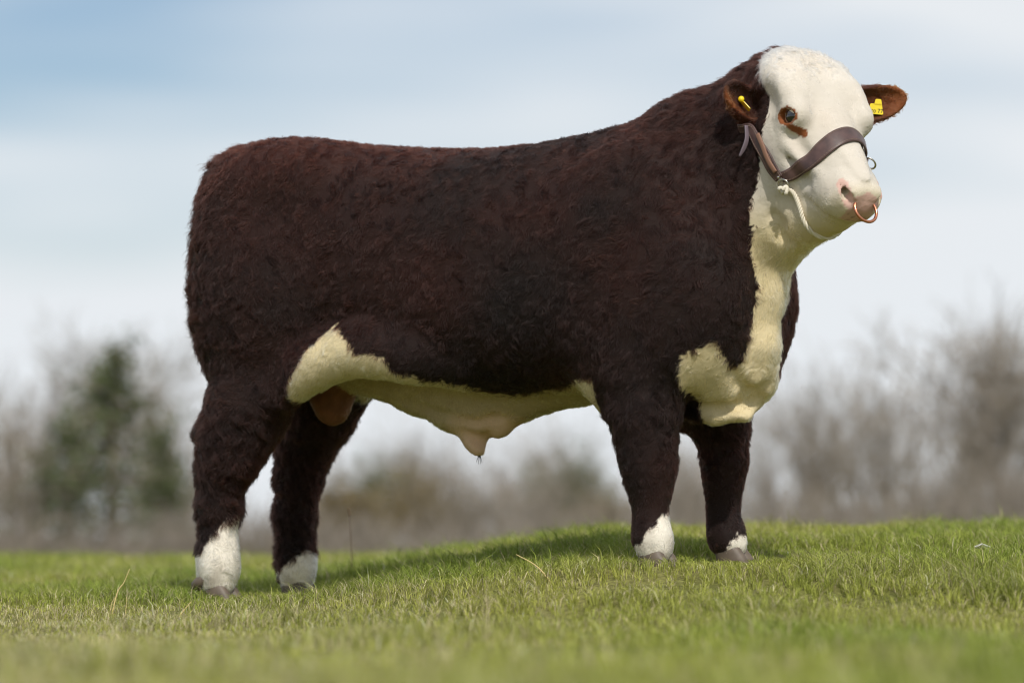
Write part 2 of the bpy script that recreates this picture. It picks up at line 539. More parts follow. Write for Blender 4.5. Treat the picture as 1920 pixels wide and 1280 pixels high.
# ------------------------------------------------------------------ coat colours (pigment, plus shade painted under the belly)
def in_poly(x, y, poly):
    inside = np.zeros(len(x), bool)
    n = len(poly)
    for i in range(n):
        x0, y0 = poly[i]; x1, y1 = poly[(i + 1) % n]
        c = ((y0 > y) != (y1 > y)) & (x < (x1 - x0) * (y - y0) / (y1 - y0 + 1e-12) + x0)
        inside ^= c
    return inside
def uz(points, v):
    out = []
    for x, y in points:
        p = S(x, y, v); out.append((float(p @ FWD), float(p[2])))
    return out
FLANK = uz([(566, 790), (562, 742), (572, 714), (588, 690), (606, 660), (637, 626), (652, 606), (668, 628), (688, 640), (705, 664), (730, 670), (752, 674), (765, 700), (790, 706), (790, 830), (640, 830), (575, 800)], -.22)
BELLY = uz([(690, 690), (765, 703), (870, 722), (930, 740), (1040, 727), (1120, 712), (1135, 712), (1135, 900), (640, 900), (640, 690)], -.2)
BRISK = [(.655, .50), (.66, .74), (.673, .762), (.69, .80), (.769, .840), (.776, .80), (.788, .765), (.800, .732), (.815, .75), (.95, .77), (.95, .5)]
LEGW = [(-1, -1, uz([(330, 1033), (400, 1036), (412, 1012), (428, 985), (455, 962), (480, 962), (480, 1200), (330, 1200)], -.21)),
        (-1, 1, uz([(470, 1082), (537, 1073), (562, 1050), (592, 1026), (640, 1020), (640, 1200), (470, 1200)], .20)),
        (1, -1, uz([(1170, 1036), (1195, 1030), (1216, 1018), (1236, 985), (1254, 952), (1290, 945), (1290, 1150), (1170, 1150)], -.21)),
        (1, 1, uz([(1300, 1044), (1370, 1042), (1390, 1003), (1430, 990), (1430, 1150), (1300, 1150)], .20))]
FACE_EDGE = [(-0.09, -0.04), (0.0, -0.030), (0.06, -0.030), (0.12, -0.045), (0.165, -0.085), (0.20, -0.125), (0.255, -0.172), (0.295, -0.225), (0.32, -0.27), (0.37, -0.32), (0.40, -0.40)]
THROAT = [SY_(1470, 415, -.48), SY_(1455, 470, -.44), S(1448, 520)]

C_BROWN = np.array(hexc(31, 14, 10)[:3]); C_RED = np.array(hexc(51, 22, 15)[:3]); C_DARK = np.array(hexc(18, 10, 8)[:3])
C_WHITE = np.array(hexc(198, 190, 178)[:3]); C_CREAM = np.array(hexc(200, 185, 148)[:3]); C_LEGW = np.array(hexc(222, 215, 202)[:3])
C_TAN = np.array(hexc(128, 74, 40)[:3]); C_PINK = np.array(hexc(200, 166, 154)[:3]); C_SKIN = np.array(hexc(214, 178, 146)[:3]); C_SCROT = np.array(hexc(112, 72, 50)[:3])

def segdist(P, a, b):
    ba = b - a
    h = np.clip(((P - a) @ ba) / (ba @ ba), 0, 1)
    return np.linalg.norm(P - a - h[:, None] * ba, axis=1)

def coat(P, jag=1.0):
    """coat colour, hair length and class for points on the hide"""
    n = len(P)
    u = P @ FWD; v = P @ LEFT; z = P[:, 2]
    h = P - HO
    t = h @ D / TS; l = h @ LH; nn = h @ NH
    jx = (fbm(P, 34, 3) * 0.010 + vnoise(P, 160, 3.3) * 0.007) * jag
    jz = (fbm(P, 34, 3, 50.) * 0.010 + vnoise(P, 160, 9.1) * 0.007) * jag
    big = fbm(P, 4.0, 3, 11.0)
    col = np.tile(C_BROWN, (n, 1))
    # sun-bleached back, darker flanks
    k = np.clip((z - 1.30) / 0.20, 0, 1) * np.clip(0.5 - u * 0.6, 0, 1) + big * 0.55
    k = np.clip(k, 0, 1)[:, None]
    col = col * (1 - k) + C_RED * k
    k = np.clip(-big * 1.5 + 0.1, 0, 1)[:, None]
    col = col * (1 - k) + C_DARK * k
    ln = np.full(n, 0.020)
    ln += 0.008 * np.clip((u - .45) / .2, 0, 1) * np.clip((z - 1.25) / .1, 0, 1)
    cls = np.zeros(n, int)
    # longer on the rump edge, tail, leg backs
    ln += 0.022 * np.clip((-0.85 - u) / 0.12, 0, 1) * np.clip((z - .7) / .2, 0, 1)
    legs = z < 0.66
    ln[legs] = np.where(u < 0, .029, np.interp(z, [.36, .44, .56, .66], [.010, .013, .020, .022]))[legs]
    up = u + jx; zp = z + jz
    fl = in_poly(up, zp, FLANK) & (u < -0.2) & (u > -.75) & (z > .69)
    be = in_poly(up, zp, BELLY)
    br = in_poly(up, zp, BRISK) & (v < 0.12)
    wv = np.interp(z, [0.70, 0.76, 0.84, 0.92, 1.0, 1.07, 1.13, 1.2], [.10, .072, .062, .064, .052, .085, .10, .10])
    de = (np.abs(v + 0.065 + jx * .9) < wv) & (u > 0.70) & (z > .66) & (z < 1.20)
    col[fl | be | br | de] = C_CREAM
    cls[fl | be | br | de] = 2
    ln[fl | de] = 0.017
    ln[br] = 0.012
    ln[be] = 0.012
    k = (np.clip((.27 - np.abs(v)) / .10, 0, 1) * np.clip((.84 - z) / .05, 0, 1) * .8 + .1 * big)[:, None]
    col[be | fl] = (C_CREAM * (1 - k) + np.array(hexc(152, 134, 98)[:3]) * k)[be | fl]  # underside shade painted into the cream, deepest along the inner belly
    pale = np.clip((1.06 - z) / .3, 0, 1)[:, None] * 0.35
    m = de
    col[m] = (col * (1 - pale) + C_LEGW * pale)[m]
    for su, sv, poly in LEGW:
        m = in_poly(up, zp, poly) & (u * su > 0) & (v * sv > 0) & (z < .4)
        col[m] = C_LEGW; cls[m] = 2; ln[m] = np.where(u < 0, .015, .010)[m]
        mud = np.clip(fbm(P, 26, 3, 33.) * 2.0 + .15, 0, 1) * np.clip(1.1 - (z - min(p[1] for p in poly) - .15) / .12, 0, 1)
        mud = (mud * .55)[:, None]
        col[m] = (C_LEGW * (1 - mud) + np.array(hexc(122, 104, 82)[:3]) * mud)[m]
    # head and throat
    th = np.minimum(segdist(P, THROAT[0], THROAT[1]), segdist(P, THROAT[1], THROAT[2]))
    face = (nn + jz * .5 > np.interp(t + jx * .3, [p[0] for p in FACE_EDGE], [p[1] for p in FACE_EDGE])) & (u > .7) & (z > 1.16 + jx)
    near = segdist(P, HO, Hd(0.5, 0, -0.1)) < 0.36
    face |= (t > .33) & (nn > -.26) & near
    thr = (th + jx < 0.118) & (u > .8)
    m = (face & near)
    col[m] = C_WHITE; cls[m] = 3; ln[m] = 0.0085
    m = (thr | (de & (z > 1.05))) & ~(face & near)
    col[m] = C_CREAM; cls[m] = 2; ln[m] = 0.016
    w = np.clip((z + big * .05 - 1.13) / .12, 0, 1) * np.clip((z - 1.10) / .05, 0, 1)
    m = thr | de | (face & near)
    w = w[:, None]
    col[m] = (C_CREAM * (1 - w) + C_WHITE * w)[m]
    k = np.clip((0.30 - t) / .3, 0, 1)
    ln = np.where(face & near, ln + 0.009 * np.clip((.15 - t) / .12, 0, 1) + .002 * k, ln)
    # stains on the white face
    st_ = np.clip(fbm(P, 9, 3, 71.) * 1.2 - .05, 0, 1)[:, None] * .30
    m = face & near
    col[m] = (col * (1 - st_) + np.array(hexc(180, 160, 140)[:3]) * st_)[m]
    # ears
    for i, (A, c, L_) in enumerate(((EAR_F[0], EAR_F[1], .225), (EAR_N[0], EAR_N[1], .150))):
        q = (P - c) @ A.T
        m = (np.sqrt((q[:, 0] / (L_ * .60)) ** 2 + (q[:, 1] / .074) ** 2 + (q[:, 2] / .05) ** 2) < 1.0) & (q[:, 0] > -L_ * .42)
        col[m] = np.array(hexc(62, 30, 19)[:3]); cls[m] = 1; ln[m] = 0.014
        ins = m & (q[:, 2] > -.012) & (np.abs(q[:, 1]) < .045)
        warm = np.clip((q[:, 0] / L_ + .2) * 1.6, 0, 1)[:, None] if i == 0 else np.clip((q[:, 0] / L_ + .35) * 1.6, 0, 1)[:, None]
        low = np.clip((-(q[:, 1] * np.sign(A[1][2])) + .012) / .04, 0, 1)[:, None] if i else 1.0
        warm = warm * low
        cc = np.array(hexc(48, 25, 17)[:3]) * (1 - warm) + C_TAN * .75 * warm
        col[ins] = cc[ins]; ln[ins] = 0.013
        rim = m & (np.abs(q[:, 1]) > .040)
        ln[rim] = 0.016
    # brown eye patches
    for e, s in zip(EYES, (-1, 1)):
        q = (P - e); qa = q @ ea; qb = q @ eb; ql = q @ LH * s
        m = (np.sqrt((qa / .036) ** 2 + (qb / .026) ** 2) + jx * 14 < 1.0) & (ql > -.005)
        if s < 0:
            q2 = q - D * .040 + NH * .012
            m |= (np.sqrt((q2 @ D / .024) ** 2 + (q2 @ NH / .0135) ** 2) + jx * 9 < 1.0) & (ql > -.03)
        m &= near
        col[m] = C_TAN; ln[m] = 0.004; cls[m] = 3
    # bare pink nose
    nose = (t > 0.515) & (np.abs(l) + jx * .4 < 0.046) & (nn + jz * .4 < -0.014 - (np.abs(l) * .3)) & (nn > -0.112)
    nose &= near
    sp = np.clip(fbm(P, 90, 2, 5.) * 2.2 - .1, 0, 1)[:, None] * np.clip((-nn - .05) / .04, 0, 1)[:, None]
    pc = C_PINK * (1 - sp * .6) + np.array(hexc(120, 92, 80)[:3]) * sp * .6
    col[nose] = pc[nose]; cls[nose] = 4; ln[nose] = 0
    for s in (-1, 1):
        dn = np.minimum(segdist(P, NOSTRIL[s][0], NOSTRIL[s][1]), segdist(P, NOSTRIL[s][1], NOSTRIL[s][2]))
        m = dn < .0165 + jx * .2
        col[m] = C_PINK; cls[m] = 4; ln[m] = 0
    # bare skin: sheath, scrotum
    sh = np.minimum(segdist(P, S(885, 800), S(897, 850)), segdist(P, S(889, 800), S(950, 798)))
    k = np.clip(1 - sh / .085, 0, 1)[:, None] ** .7
    col = np.where((be & (z < .72))[:, None], col * (1 - k) + C_SKIN * k, col)
    ln[(sh < .06) & be] = 0.007
    m = segdist(P, S(625, 730, .02), S(622, 775, .02)) < .085
    col[m] = (C_SCROT * (1 + .5 * fbm(P, 45, 3, 8.))[:, None])[m]; cls[m] = 2; ln[m] = 0.006
    return col, ln, cls

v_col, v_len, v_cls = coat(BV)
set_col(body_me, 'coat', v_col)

def hide_material():
    m, t, b = mat('hide')
    a = N('ShaderNodeAttribute', t, attribute_name='coat')
    t.links.new(a.outputs['Color'], b.inputs['Base Color'])
    b.inputs['Roughness'].default_value = 0.75
    b.inputs['Specular IOR Level'].default_value = 0.25
    nz = N('ShaderNodeTexNoise', t); nz.inputs['Scale'].default_value = 70.0; nz.inputs['Detail'].default_value = 6
    bp = N('ShaderNodeBump', t); bp.inputs['Strength'].default_value = 0.5; bp.inputs['Distance'].default_value = 0.006
    t.links.new(nz.outputs['Fac'], bp.inputs['Height']); t.links.new(bp.outputs['Normal'], b.inputs['Normal'])
    return m
body = link('body', body_me, bull, hide_material())

BVH = BVHTree.FromPolygons([tuple(v) for v in BV.tolist()], BF.tolist())

# ------------------------------------------------------------------ hair
def vert_normals(V, F):
    nrm = np.zeros_like(V)
    fn = np.cross(V[F[:, 2]] - V[F[:, 0]], V[F[:, 3]] - V[F[:, 1]])
    for k in range(4):
        np.add.at(nrm, F[:, k], fn)
    return nrm / (np.linalg.norm(nrm, axis=1, keepdims=True) + 1e-12)
BN = vert_normals(BV, BF)

def hair_material():
    m = bpy.data.materials.new('coat_hair'); m.use_nodes = True
    t = m.node_tree; t.nodes.clear()
    o = N('ShaderNodeOutputMaterial', t)
    a = N('ShaderNodeAttribute', t, attribute_name='hcol')
    h = N('ShaderNodeBsdfHairPrincipled', t)
    h.model = 'CHIANG'; h.parametrization = 'COLOR'
    h.inputs['Roughness'].default_value = 0.42
    h.inputs['Radial Roughness'].default_value = 0.65
    h.inputs['Coat'].default_value = 0.0
    h.inputs['IOR'].default_value = 1.33
    h.inputs['Random Roughness'].default_value = 0.3
    t.links.new(a.outputs['Color'], h.inputs['Color'])
    t.links.new(h.outputs[0], o.inputs['Surface'])
    return m

def make_coat():
    rng = np.random.RandomState(5)
    V, F = BV, BF
    area = 0.5 * np.linalg.norm(np.cross(V[F[:, 2]] - V[F[:, 0]], V[F[:, 3]] - V[F[:, 1]]), axis=1)
    fl, fc = v_len[F].mean(1), v_cls[F].max(1)
    fnrm = BN[F].mean(1); fpos = V[F].mean(1)
    dens = np.where(fc == 3, 260000., np.where(fc == 2, 160000., 130000.)) * (fl > 0.001)
    dens = np.where(fnrm[:, 1] > 0.35, dens * 0.22, dens)
    dens *= FUR_DENSITY
    cnt = rng.poisson(area * dens)
    fi = np.repeat(np.arange(len(F)), cnt)
    n = len(fi)
    a, b = rng.rand(n), rng.rand(n)
    w = np.stack([(1 - a) * (1 - b), a * (1 - b), a * b, (1 - a) * b], 1)
    P = (V[F[fi]] * w[:, :, None]).sum(1)
    NR = (BN[F[fi]] * w[:, :, None]).sum(1); NR /= np.linalg.norm(NR, axis=1, keepdims=True)
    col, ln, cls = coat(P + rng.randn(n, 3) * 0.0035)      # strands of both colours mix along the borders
    keep = ln > 0.0005
    P, NR, col, ln, cls = P[keep], NR[keep], col[keep], ln[keep], cls[keep]
    n = len(P)
    u = P @ FWD; z = P[:, 2]
    # lie of the coat
    dirn = np.tile(-FWD * 0.55 - UP * 0.75, (n, 1))
    lg = z < 0.70
    dirn[lg] = -UP * 0.8 - FWD * 0.35
    hd = cls == 3
    dirn[hd] = (-D * 0.6 + UP * -.3)
    er = cls == 1
    dirn[er] = NR[er]
    rear = np.clip((-0.9 - u) / 0.08, 0, 1)[:, None]
    dirn = dirn * (1 - .6 * rear) + (-FWD * 1.0 + UP * .35) * rear * .6
    sw = 34.0
    swirl = np.stack([fbm(P, sw, 2, 1.), fbm(P, sw, 2, 31.), fbm(P, sw, 2, 61.)], 1)
    wide = np.stack([vnoise(P, 7, 101.), vnoise(P, 7, 131.), vnoise(P, 7, 161.)], 1)
    poll = np.clip((.14 - ((P - HO) @ D / TS)) / .10, 0, 1)
    wild = np.where(hd, 0.50 + .7 * poll, np.where(cls == 2, 1.0, 0.95))[:, None]
    dirn = dirn + swirl * 1.5 * wild + wide * 0.5 * wild
    dirn -= (dirn * NR).sum(1, keepdims=True) * NR
    dirn /= np.linalg.norm(dirn, axis=1, keepdims=True) + 1e-9
    stand = np.where(hd, 0.22 + .2 * poll, np.where(cls == 2, .36, np.where(lg, 0.55, 0.38)))
    stand = stand + vnoise(P, 34, 77.) * np.where(hd, .08, .20) + rng.randn(n) * np.where(hd, .05, .10)
    stand = np.clip(stand, .08, .95)[:, None]
    clump = vnoise(P, 60, 7.)
    ln = ln * (0.78 + 0.30 * clump + 0.22 * rng.randn(n).clip(-2, 2))
    ln = np.maximum(ln, 0.002)
    K = 5
    out = np.empty((n, K, 3))
    out[:, 0] = P - NR * 0.0015
    cur = out[:, 0].copy()
    side = np.cross(NR, dirn)
    ph = vnoise(P, 45, 211.) * 4 + rng.randn(n) * .5
    curl = np.where(hd, 0.15 + .5 * poll, np.where(cls == 2, .45, .75))[:, None]
    for k in range(1, K):
        f = k / (K - 1)
        d = NR * (stand * (1.25 - 0.75 * f)) + dirn * (1 - stand * (1 - f) * .6) + side * (np.sin(ph + 3.4 * f)[:, None] * curl) + NR * (np.cos(ph + 3.4 * f)[:, None] * curl * .45)
        d += rng.randn(n, 3) * 0.10
        d /= np.linalg.norm(d, axis=1, keepdims=True)
        cur = cur + d * (ln / (K - 1))[:, None]
        out[:, k] = cur
    # keep the tips off the skin
    hc = bpy.data.hair_curves.new('coat')
    hc.add_curves([K] * n)
    hc.attributes['position'].data.foreach_set('vector', out.astype(np.float32).ravel())
    r0 = np.where(hd, 0.00038, np.where(cls == 2, 0.00042, 0.00042))
    rr = r0[:, None] * np.array([1.0, 1.0, .85, .6, .18])[None]
    ra = hc.attributes.get('radius') or hc.attributes.new('radius', 'FLOAT', 'POINT')
    ra.data.foreach_set('value', rr.astype(np.float32).ravel())
    tone = 1.0 + 0.20 * rng.randn(n).clip(-2, 2) + 0.34 * clump + .30 * fbm(P, 30, 2, 19.)
    tone = np.where((cls == 0) | (cls == 1), tone, 1 + (tone - 1) * np.where(cls == 2, .75, .55))[:, None]
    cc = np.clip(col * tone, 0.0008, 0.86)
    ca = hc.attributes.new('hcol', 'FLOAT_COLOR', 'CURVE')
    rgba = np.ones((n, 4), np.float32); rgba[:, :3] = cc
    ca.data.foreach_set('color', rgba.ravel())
    o = link('coat_hair', hc, bull, hair_material())
    o['kind'] = 'stuff'
    print('hairs', n)
    return o
if FUR:
    make_coat()
# ------------------------------------------------------------------ bull: eyes, hooves
def lathe_obj(name, rings, n, parent, m, close=True):
    """rings: list of (centre, e1, e2) ellipses; caps both ends"""
    vs_, fs = [], []
    for c, e1, e2 in rings:
        for k in range(n):
            a = 2 * math.pi * k / n
            vs_.append(tuple(np.asarray(c) + np.asarray(e1) * math.cos(a) + np.asarray(e2) * math.sin(a)))
    for i in range(len(rings) - 1):
        for k in range(n):
            fs.append((i * n + k, i * n + (k + 1) % n, (i + 1) * n + (k + 1) % n, (i + 1) * n + k))
    me = bpy.data.meshes.new(name)
    if close:
        fs += [tuple(range(n))[::-1], tuple(range((len(rings) - 1) * n, len(rings) * n))]
    me.from_pydata(vs_, [], fs); me.update()
    for p in me.polygons: p.use_smooth = True
    return link(name, me, parent, m)

def tube(name, pts_, r, parent, m, n=8, closed=False, twist=0.0):
    """round tube through points; r number or list"""
    P = [Vector(p) for p in pts_]
    K = len(P)
    vs_, fs = [], []
    up = Vector((0, 0, 1))
    prev = None
    for i in range(K):
        a = P[(i - 1) % K] if (closed or i > 0) else P[i]
        b = P[(i + 1) % K] if (closed or i < K - 1) else P[i]
        t = (b - a).normalized()
        if prev is None:
            e = t.orthogonal().normalized()
        else:
            e = (prev - t * prev.dot(t)).normalized()
        prev = e
        f = t.cross(e)
        rr = r[i] if hasattr(r, '__len__') else r
        for k in range(n):
            an = 2 * math.pi * k / n
            vs_.append(P[i] + (e * math.cos(an) + f * math.sin(an)) * rr)
    seg = K if closed else K - 1
    for i in range(seg):
        j = (i + 1) % K
        for k in range(n):
            fs.append((i * n + k, i * n + (k + 1) % n, j * n + (k + 1) % n, j * n + k))
    if not closed:
        fs += [tuple(range(n))[::-1], tuple(range((K - 1) * n, K * n))]
    me = bpy.data.meshes.new(name)
    me.from_pydata([tuple(v) for v in vs_], [], fs); me.update()
    for p in me.polygons: p.use_smooth = True
    return link(name, me, parent, m) if parent is not False else me

def simple(name, col, rough=0.5, metal=0.0, noise=0.0, scale=60.0, spec=0.5):
    m, t, b = mat(name)
    b.inputs['Base Color'].default_value = col
    b.inputs['Roughness'].default_value = rough
    b.inputs['Metallic'].default_value = metal
    b.inputs['Specular IOR Level'].default_value = spec
    if noise:
        tx = N('ShaderNodeTexCoord', t)
        nz = N('ShaderNodeTexNoise', t); nz.inputs['Scale'].default_value = scale; nz.inputs['Detail'].default_value = 5
        mx = N('ShaderNodeMix', t, data_type='RGBA')
        mx.inputs[6].default_value = tuple(c * (1 - noise) for c in col[:3]) + (1,)
        mx.inputs[7].default_value = tuple(min(1, c * (1 + noise)) for c in col[:3]) + (1,)
        t.links.new(tx.outputs['Object'], nz.inputs['Vector'])
        t.links.new(nz.outputs['Fac'], mx.inputs[0]); t.links.new(mx.outputs[2], b.inputs['Base Color'])
        bp = N('ShaderNodeBump', t); bp.inputs['Strength'].default_value = 0.3; bp.inputs['Distance'].default_value = 0.002
        t.links.new(nz.outputs['Fac'], bp.inputs['Height']); t.links.new(bp.outputs['Normal'], b.inputs['Normal'])
    return m

def eye_material():
    m, t, b = mat('eye')
    tx = N('ShaderNodeTexCoord', t)
    sp = N('ShaderNodeSeparateXYZ', t)
    t.links.new(tx.outputs['Object'], sp.inputs[0])
    r = N('ShaderNodeValToRGB', t)
    r.color_ramp.interpolation = 'LINEAR'
    e = r.color_ramp.elements
    e[0].position = 0.0; e[0].color = hexc(150, 135, 125)
    e[1].position = 1.0; e[1].color = (0.004, 0.004, 0.006, 1)
    for pos, c in ((0.62, hexc(150, 135, 125)), (0.68, hexc(30, 18, 14)), (0.86, hexc(44, 27, 19)), (0.90, (0.004, 0.004, 0.006, 1))):
        x = e.new(pos); x.color = c
    mr = N('ShaderNodeMapRange', t)
    mr.inputs['From Min'].default_value = 0.0; mr.inputs['From Max'].default_value = EYE_R
    t.links.new(sp.outputs['Z'], mr.inputs['Value']); t.links.new(mr.outputs['Result'], r.inputs['Fac'])
    t.links.new(r.outputs['Color'], b.inputs['Base Color'])
    b.inputs['Roughness'].default_value = 0.06
    b.inputs['Coat Weight'].default_value = 1.0
    b.inputs['Coat Roughness'].default_value = 0.02
    return m
EYE_M = eye_material()
for c, s in zip(EYES, (-1, 1)):
    bm = bmesh.new()
    bmesh.ops.create_uvsphere(bm, u_segments=32, v_segments=20, radius=EYE_R)
    me = bpy.data.meshes.new('eye'); bm.to_mesh(me); bm.free()
    for p in me.polygons: p.use_smooth = True
    o = link('eye', me, None, EYE_M)
    gaze = Vector(LH * s * 0.80 + HH * 0.55 + UP * 0.02)
    o.matrix_world = Matrix.Translation(Vector(c)) @ gaze.to_track_quat('Z', 'Y').to_matrix().to_4x4()
    bpy.context.view_layer.update()
    mw = o.matrix_world.copy(); o.parent = bull; o.matrix_parent_inverse = bull.matrix_basis.inverted(); o.matrix_basis = mw
    # upper lid rim with pale lashes
    if s < 0:
        rim = []
        for k in range(9):
            a = math.pi * (k / 8.0)
            p = c - ea * (math.cos(a) * .0275) + eb * (math.sin(a) * .0185) + LH * s * .0235
            rim.append(p)
        LID = rim
LASH = simple('lash', hexc(216, 204, 186), 0.6)
def lashes():
    rng = random.Random(4)
    vs_, fs = [], []
    for k in range(46):
        f = rng.random() * 7.99; i = int(f); w = f - i
        p = LID[i] * (1 - w) + LID[i + 1] * w
        d = unit(-LH * 0.75 + eb * 0.45 - ea * (.35 - f * .06) + np.array([rng.gauss(0, .15) for _ in range(3)]))
        L_ = 0.013 + rng.random() * .008
        sd = unit(np.cross(d, LH)) * .0006
        q = p + d * L_ * .6; e = p + d * L_ - UP * .003
        b0 = len(vs_)
        vs_ += [tuple(p - sd), tuple(p + sd), tuple(q + sd * .6), tuple(q - sd * .6), tuple(e)]
        fs += [(b0, b0 + 1, b0 + 2, b0 + 3), (b0 + 3, b0 + 2, b0 + 4)]
    me = bpy.data.meshes.new('eyelashes'); me.from_pydata(vs_, [], fs); me.update()
    o = link('eyelashes', me, bull, LASH); o['kind'] = 'stuff'
lashes()

HOOF = simple('horn', hexc(92, 80, 68), 0.55, noise=0.45, scale=40)
def hoof(px, py, v, yaw_out=0.0, size=1.0):
    base = S(px, py, v)
    for s in (-1, 1):
        a = yaw_out + s * 0.10
        f = FWD * math.cos(a) + LEFT * math.sin(a); sd = LEFT * math.cos(a) - FWD * math.sin(a)
        c = base + sd * s * 0.027 * size
        rings = []
        for z, ln_, wd, sh in ((-0.012, .058, .026, .022), (0.006, .060, .027, .020), (0.03, .052, .026, .010), (0.058, .042, .024, -.004), (0.078, .034, .020, -.012)):
            rings.append((c + f * sh * size + UP * z, f * ln_ * size, sd * wd * size))
        o = lathe_obj('hoof', rings, 18, bull, HOOF)
    return base
FEET = [hoof(410, 1128, -.21, 0, .92), hoof(556, 1118, .20, 0, .92), hoof(1228, 1066, -.21, -.1, .90), hoof(1370, 1058, .20, .1, .88)]
for x, y, v in ((361, 1102, -.185), (363, 1100, -.245), (520, 1090, .175), (524, 1090, .225)):
    p = S(x, y, v); q = S(x + 34, y - 22, v)
    d = unit(p - q)
    tube('dewclaw', [q, p - d * .028, p - d * .010, p], [.020, .021, .017, .006], bull, HOOF, 10)
# dark hairs at the tip of the sheath
SHH = simple('dark_hair', hexc(40, 34, 26), 0.7)
me_parts = []
for dx in (-6, -2, 2, 5):
    tube('hair_tuft', [S(897, 845), S(899 + dx * .4, 856), S(899 + dx, 872 - abs(dx))], [.0014, .0012, .0005], bull, SHH, 5)

# ------------------------------------------------------------------ things he wears
def ray(px, py, off=0.0):
    o = Vector((0, -DIST, CAM_Z)); d = Vector(((px - 960) * PX, DIST, (HORIZON - py) * PX)).normalized()
    hit = BVH.ray_cast(o, d)
    p, n = hit[0], hit[1]
    return np.array(p), np.array(n)

def on_skin(p, off):
    """closest point of the hide, lifted off it"""
    h, n, i, dist = BVH.find_nearest(Vector(p))
    n = np.array(n); h = np.array(h)
    return h + n * off, n

def spline(ctrl, n):
    C = np.array(ctrl, float)
    C = np.vstack([2 * C[0] - C[1], C, 2 * C[-1] - C[-2]])
    out = []
    m = len(C) - 3
    for k in range(n):
        f = k / (n - 1) * m; i = min(int(f), m - 1); t = f - i
        p0, p1, p2, p3 = C[i:i + 4]
        out.append(0.5 * ((2 * p1) + (-p0 + p2) * t + (2 * p0 - 5 * p1 + 4 * p2 - p3) * t * t + (-p0 + 3 * p1 - 3 * p2 + p3) * t ** 3))
    return np.array(out)

def leather():
    m, t, b = mat('leather')
    tx = N('ShaderNodeTexCoord', t)
    nz = N('ShaderNodeTexNoise', t); nz.inputs['Scale'].default_value = 35; nz.inputs['Detail'].default_value = 6
    gr = N('ShaderNodeTexNoise', t); gr.inputs['Scale'].default_value = 700; gr.inputs['Detail'].default_value = 2
    cr_ = N('ShaderNodeValToRGB', t)
    cr_.color_ramp.elements[0].position = 0.3; cr_.color_ramp.elements[0].color = hexc(58, 40, 38)
    cr_.color_ramp.elements[1].position = 0.75; cr_.color_ramp.elements[1].color = hexc(92, 68, 64)
    t.links.new(tx.outputs['Object'], nz.inputs['Vector']); t.links.new(tx.outputs['Object'], gr.inputs['Vector'])
    t.links.new(nz.outputs['Fac'], cr_.inputs['Fac']); t.links.new(cr_.outputs['Color'], b.inputs['Base Color'])
    b.inputs['Roughness'].default_value = 0.42
    bp = N('ShaderNodeBump', t); bp.inputs['Strength'].default_value = 0.2; bp.inputs['Distance'].default_value = 0.0008
    t.links.new(gr.outputs['Fac'], bp.inputs['Height']); t.links.new(bp.outputs['Normal'], b.inputs['Normal'])
    return m
LEATHER = leather()
EDGE = simple('leather_edge', hexc(132, 96, 78), 0.6)
THREAD = simple('thread', hexc(150, 128, 112), 0.7)
STEEL = simple('steel', hexc(196, 192, 184), 0.25, 1.0)
BRASS = simple('brass', hexc(186, 168, 120), 0.32, 1.0)
COPPER = simple('copper', hexc(206, 138, 108), 0.28, 1.0, noise=0.12, scale=120)
ROPE = simple('rope', hexc(214, 206, 188), 0.85, noise=0.15, scale=200)

def smooth_path(pts_, it=6):
    P = np.array(pts_)
    for _ in range(it):
        Q = P.copy(); Q[1:-1] = 0.5 * P[1:-1] + 0.25 * (P[:-2] + P[2:]); P = Q
    return P

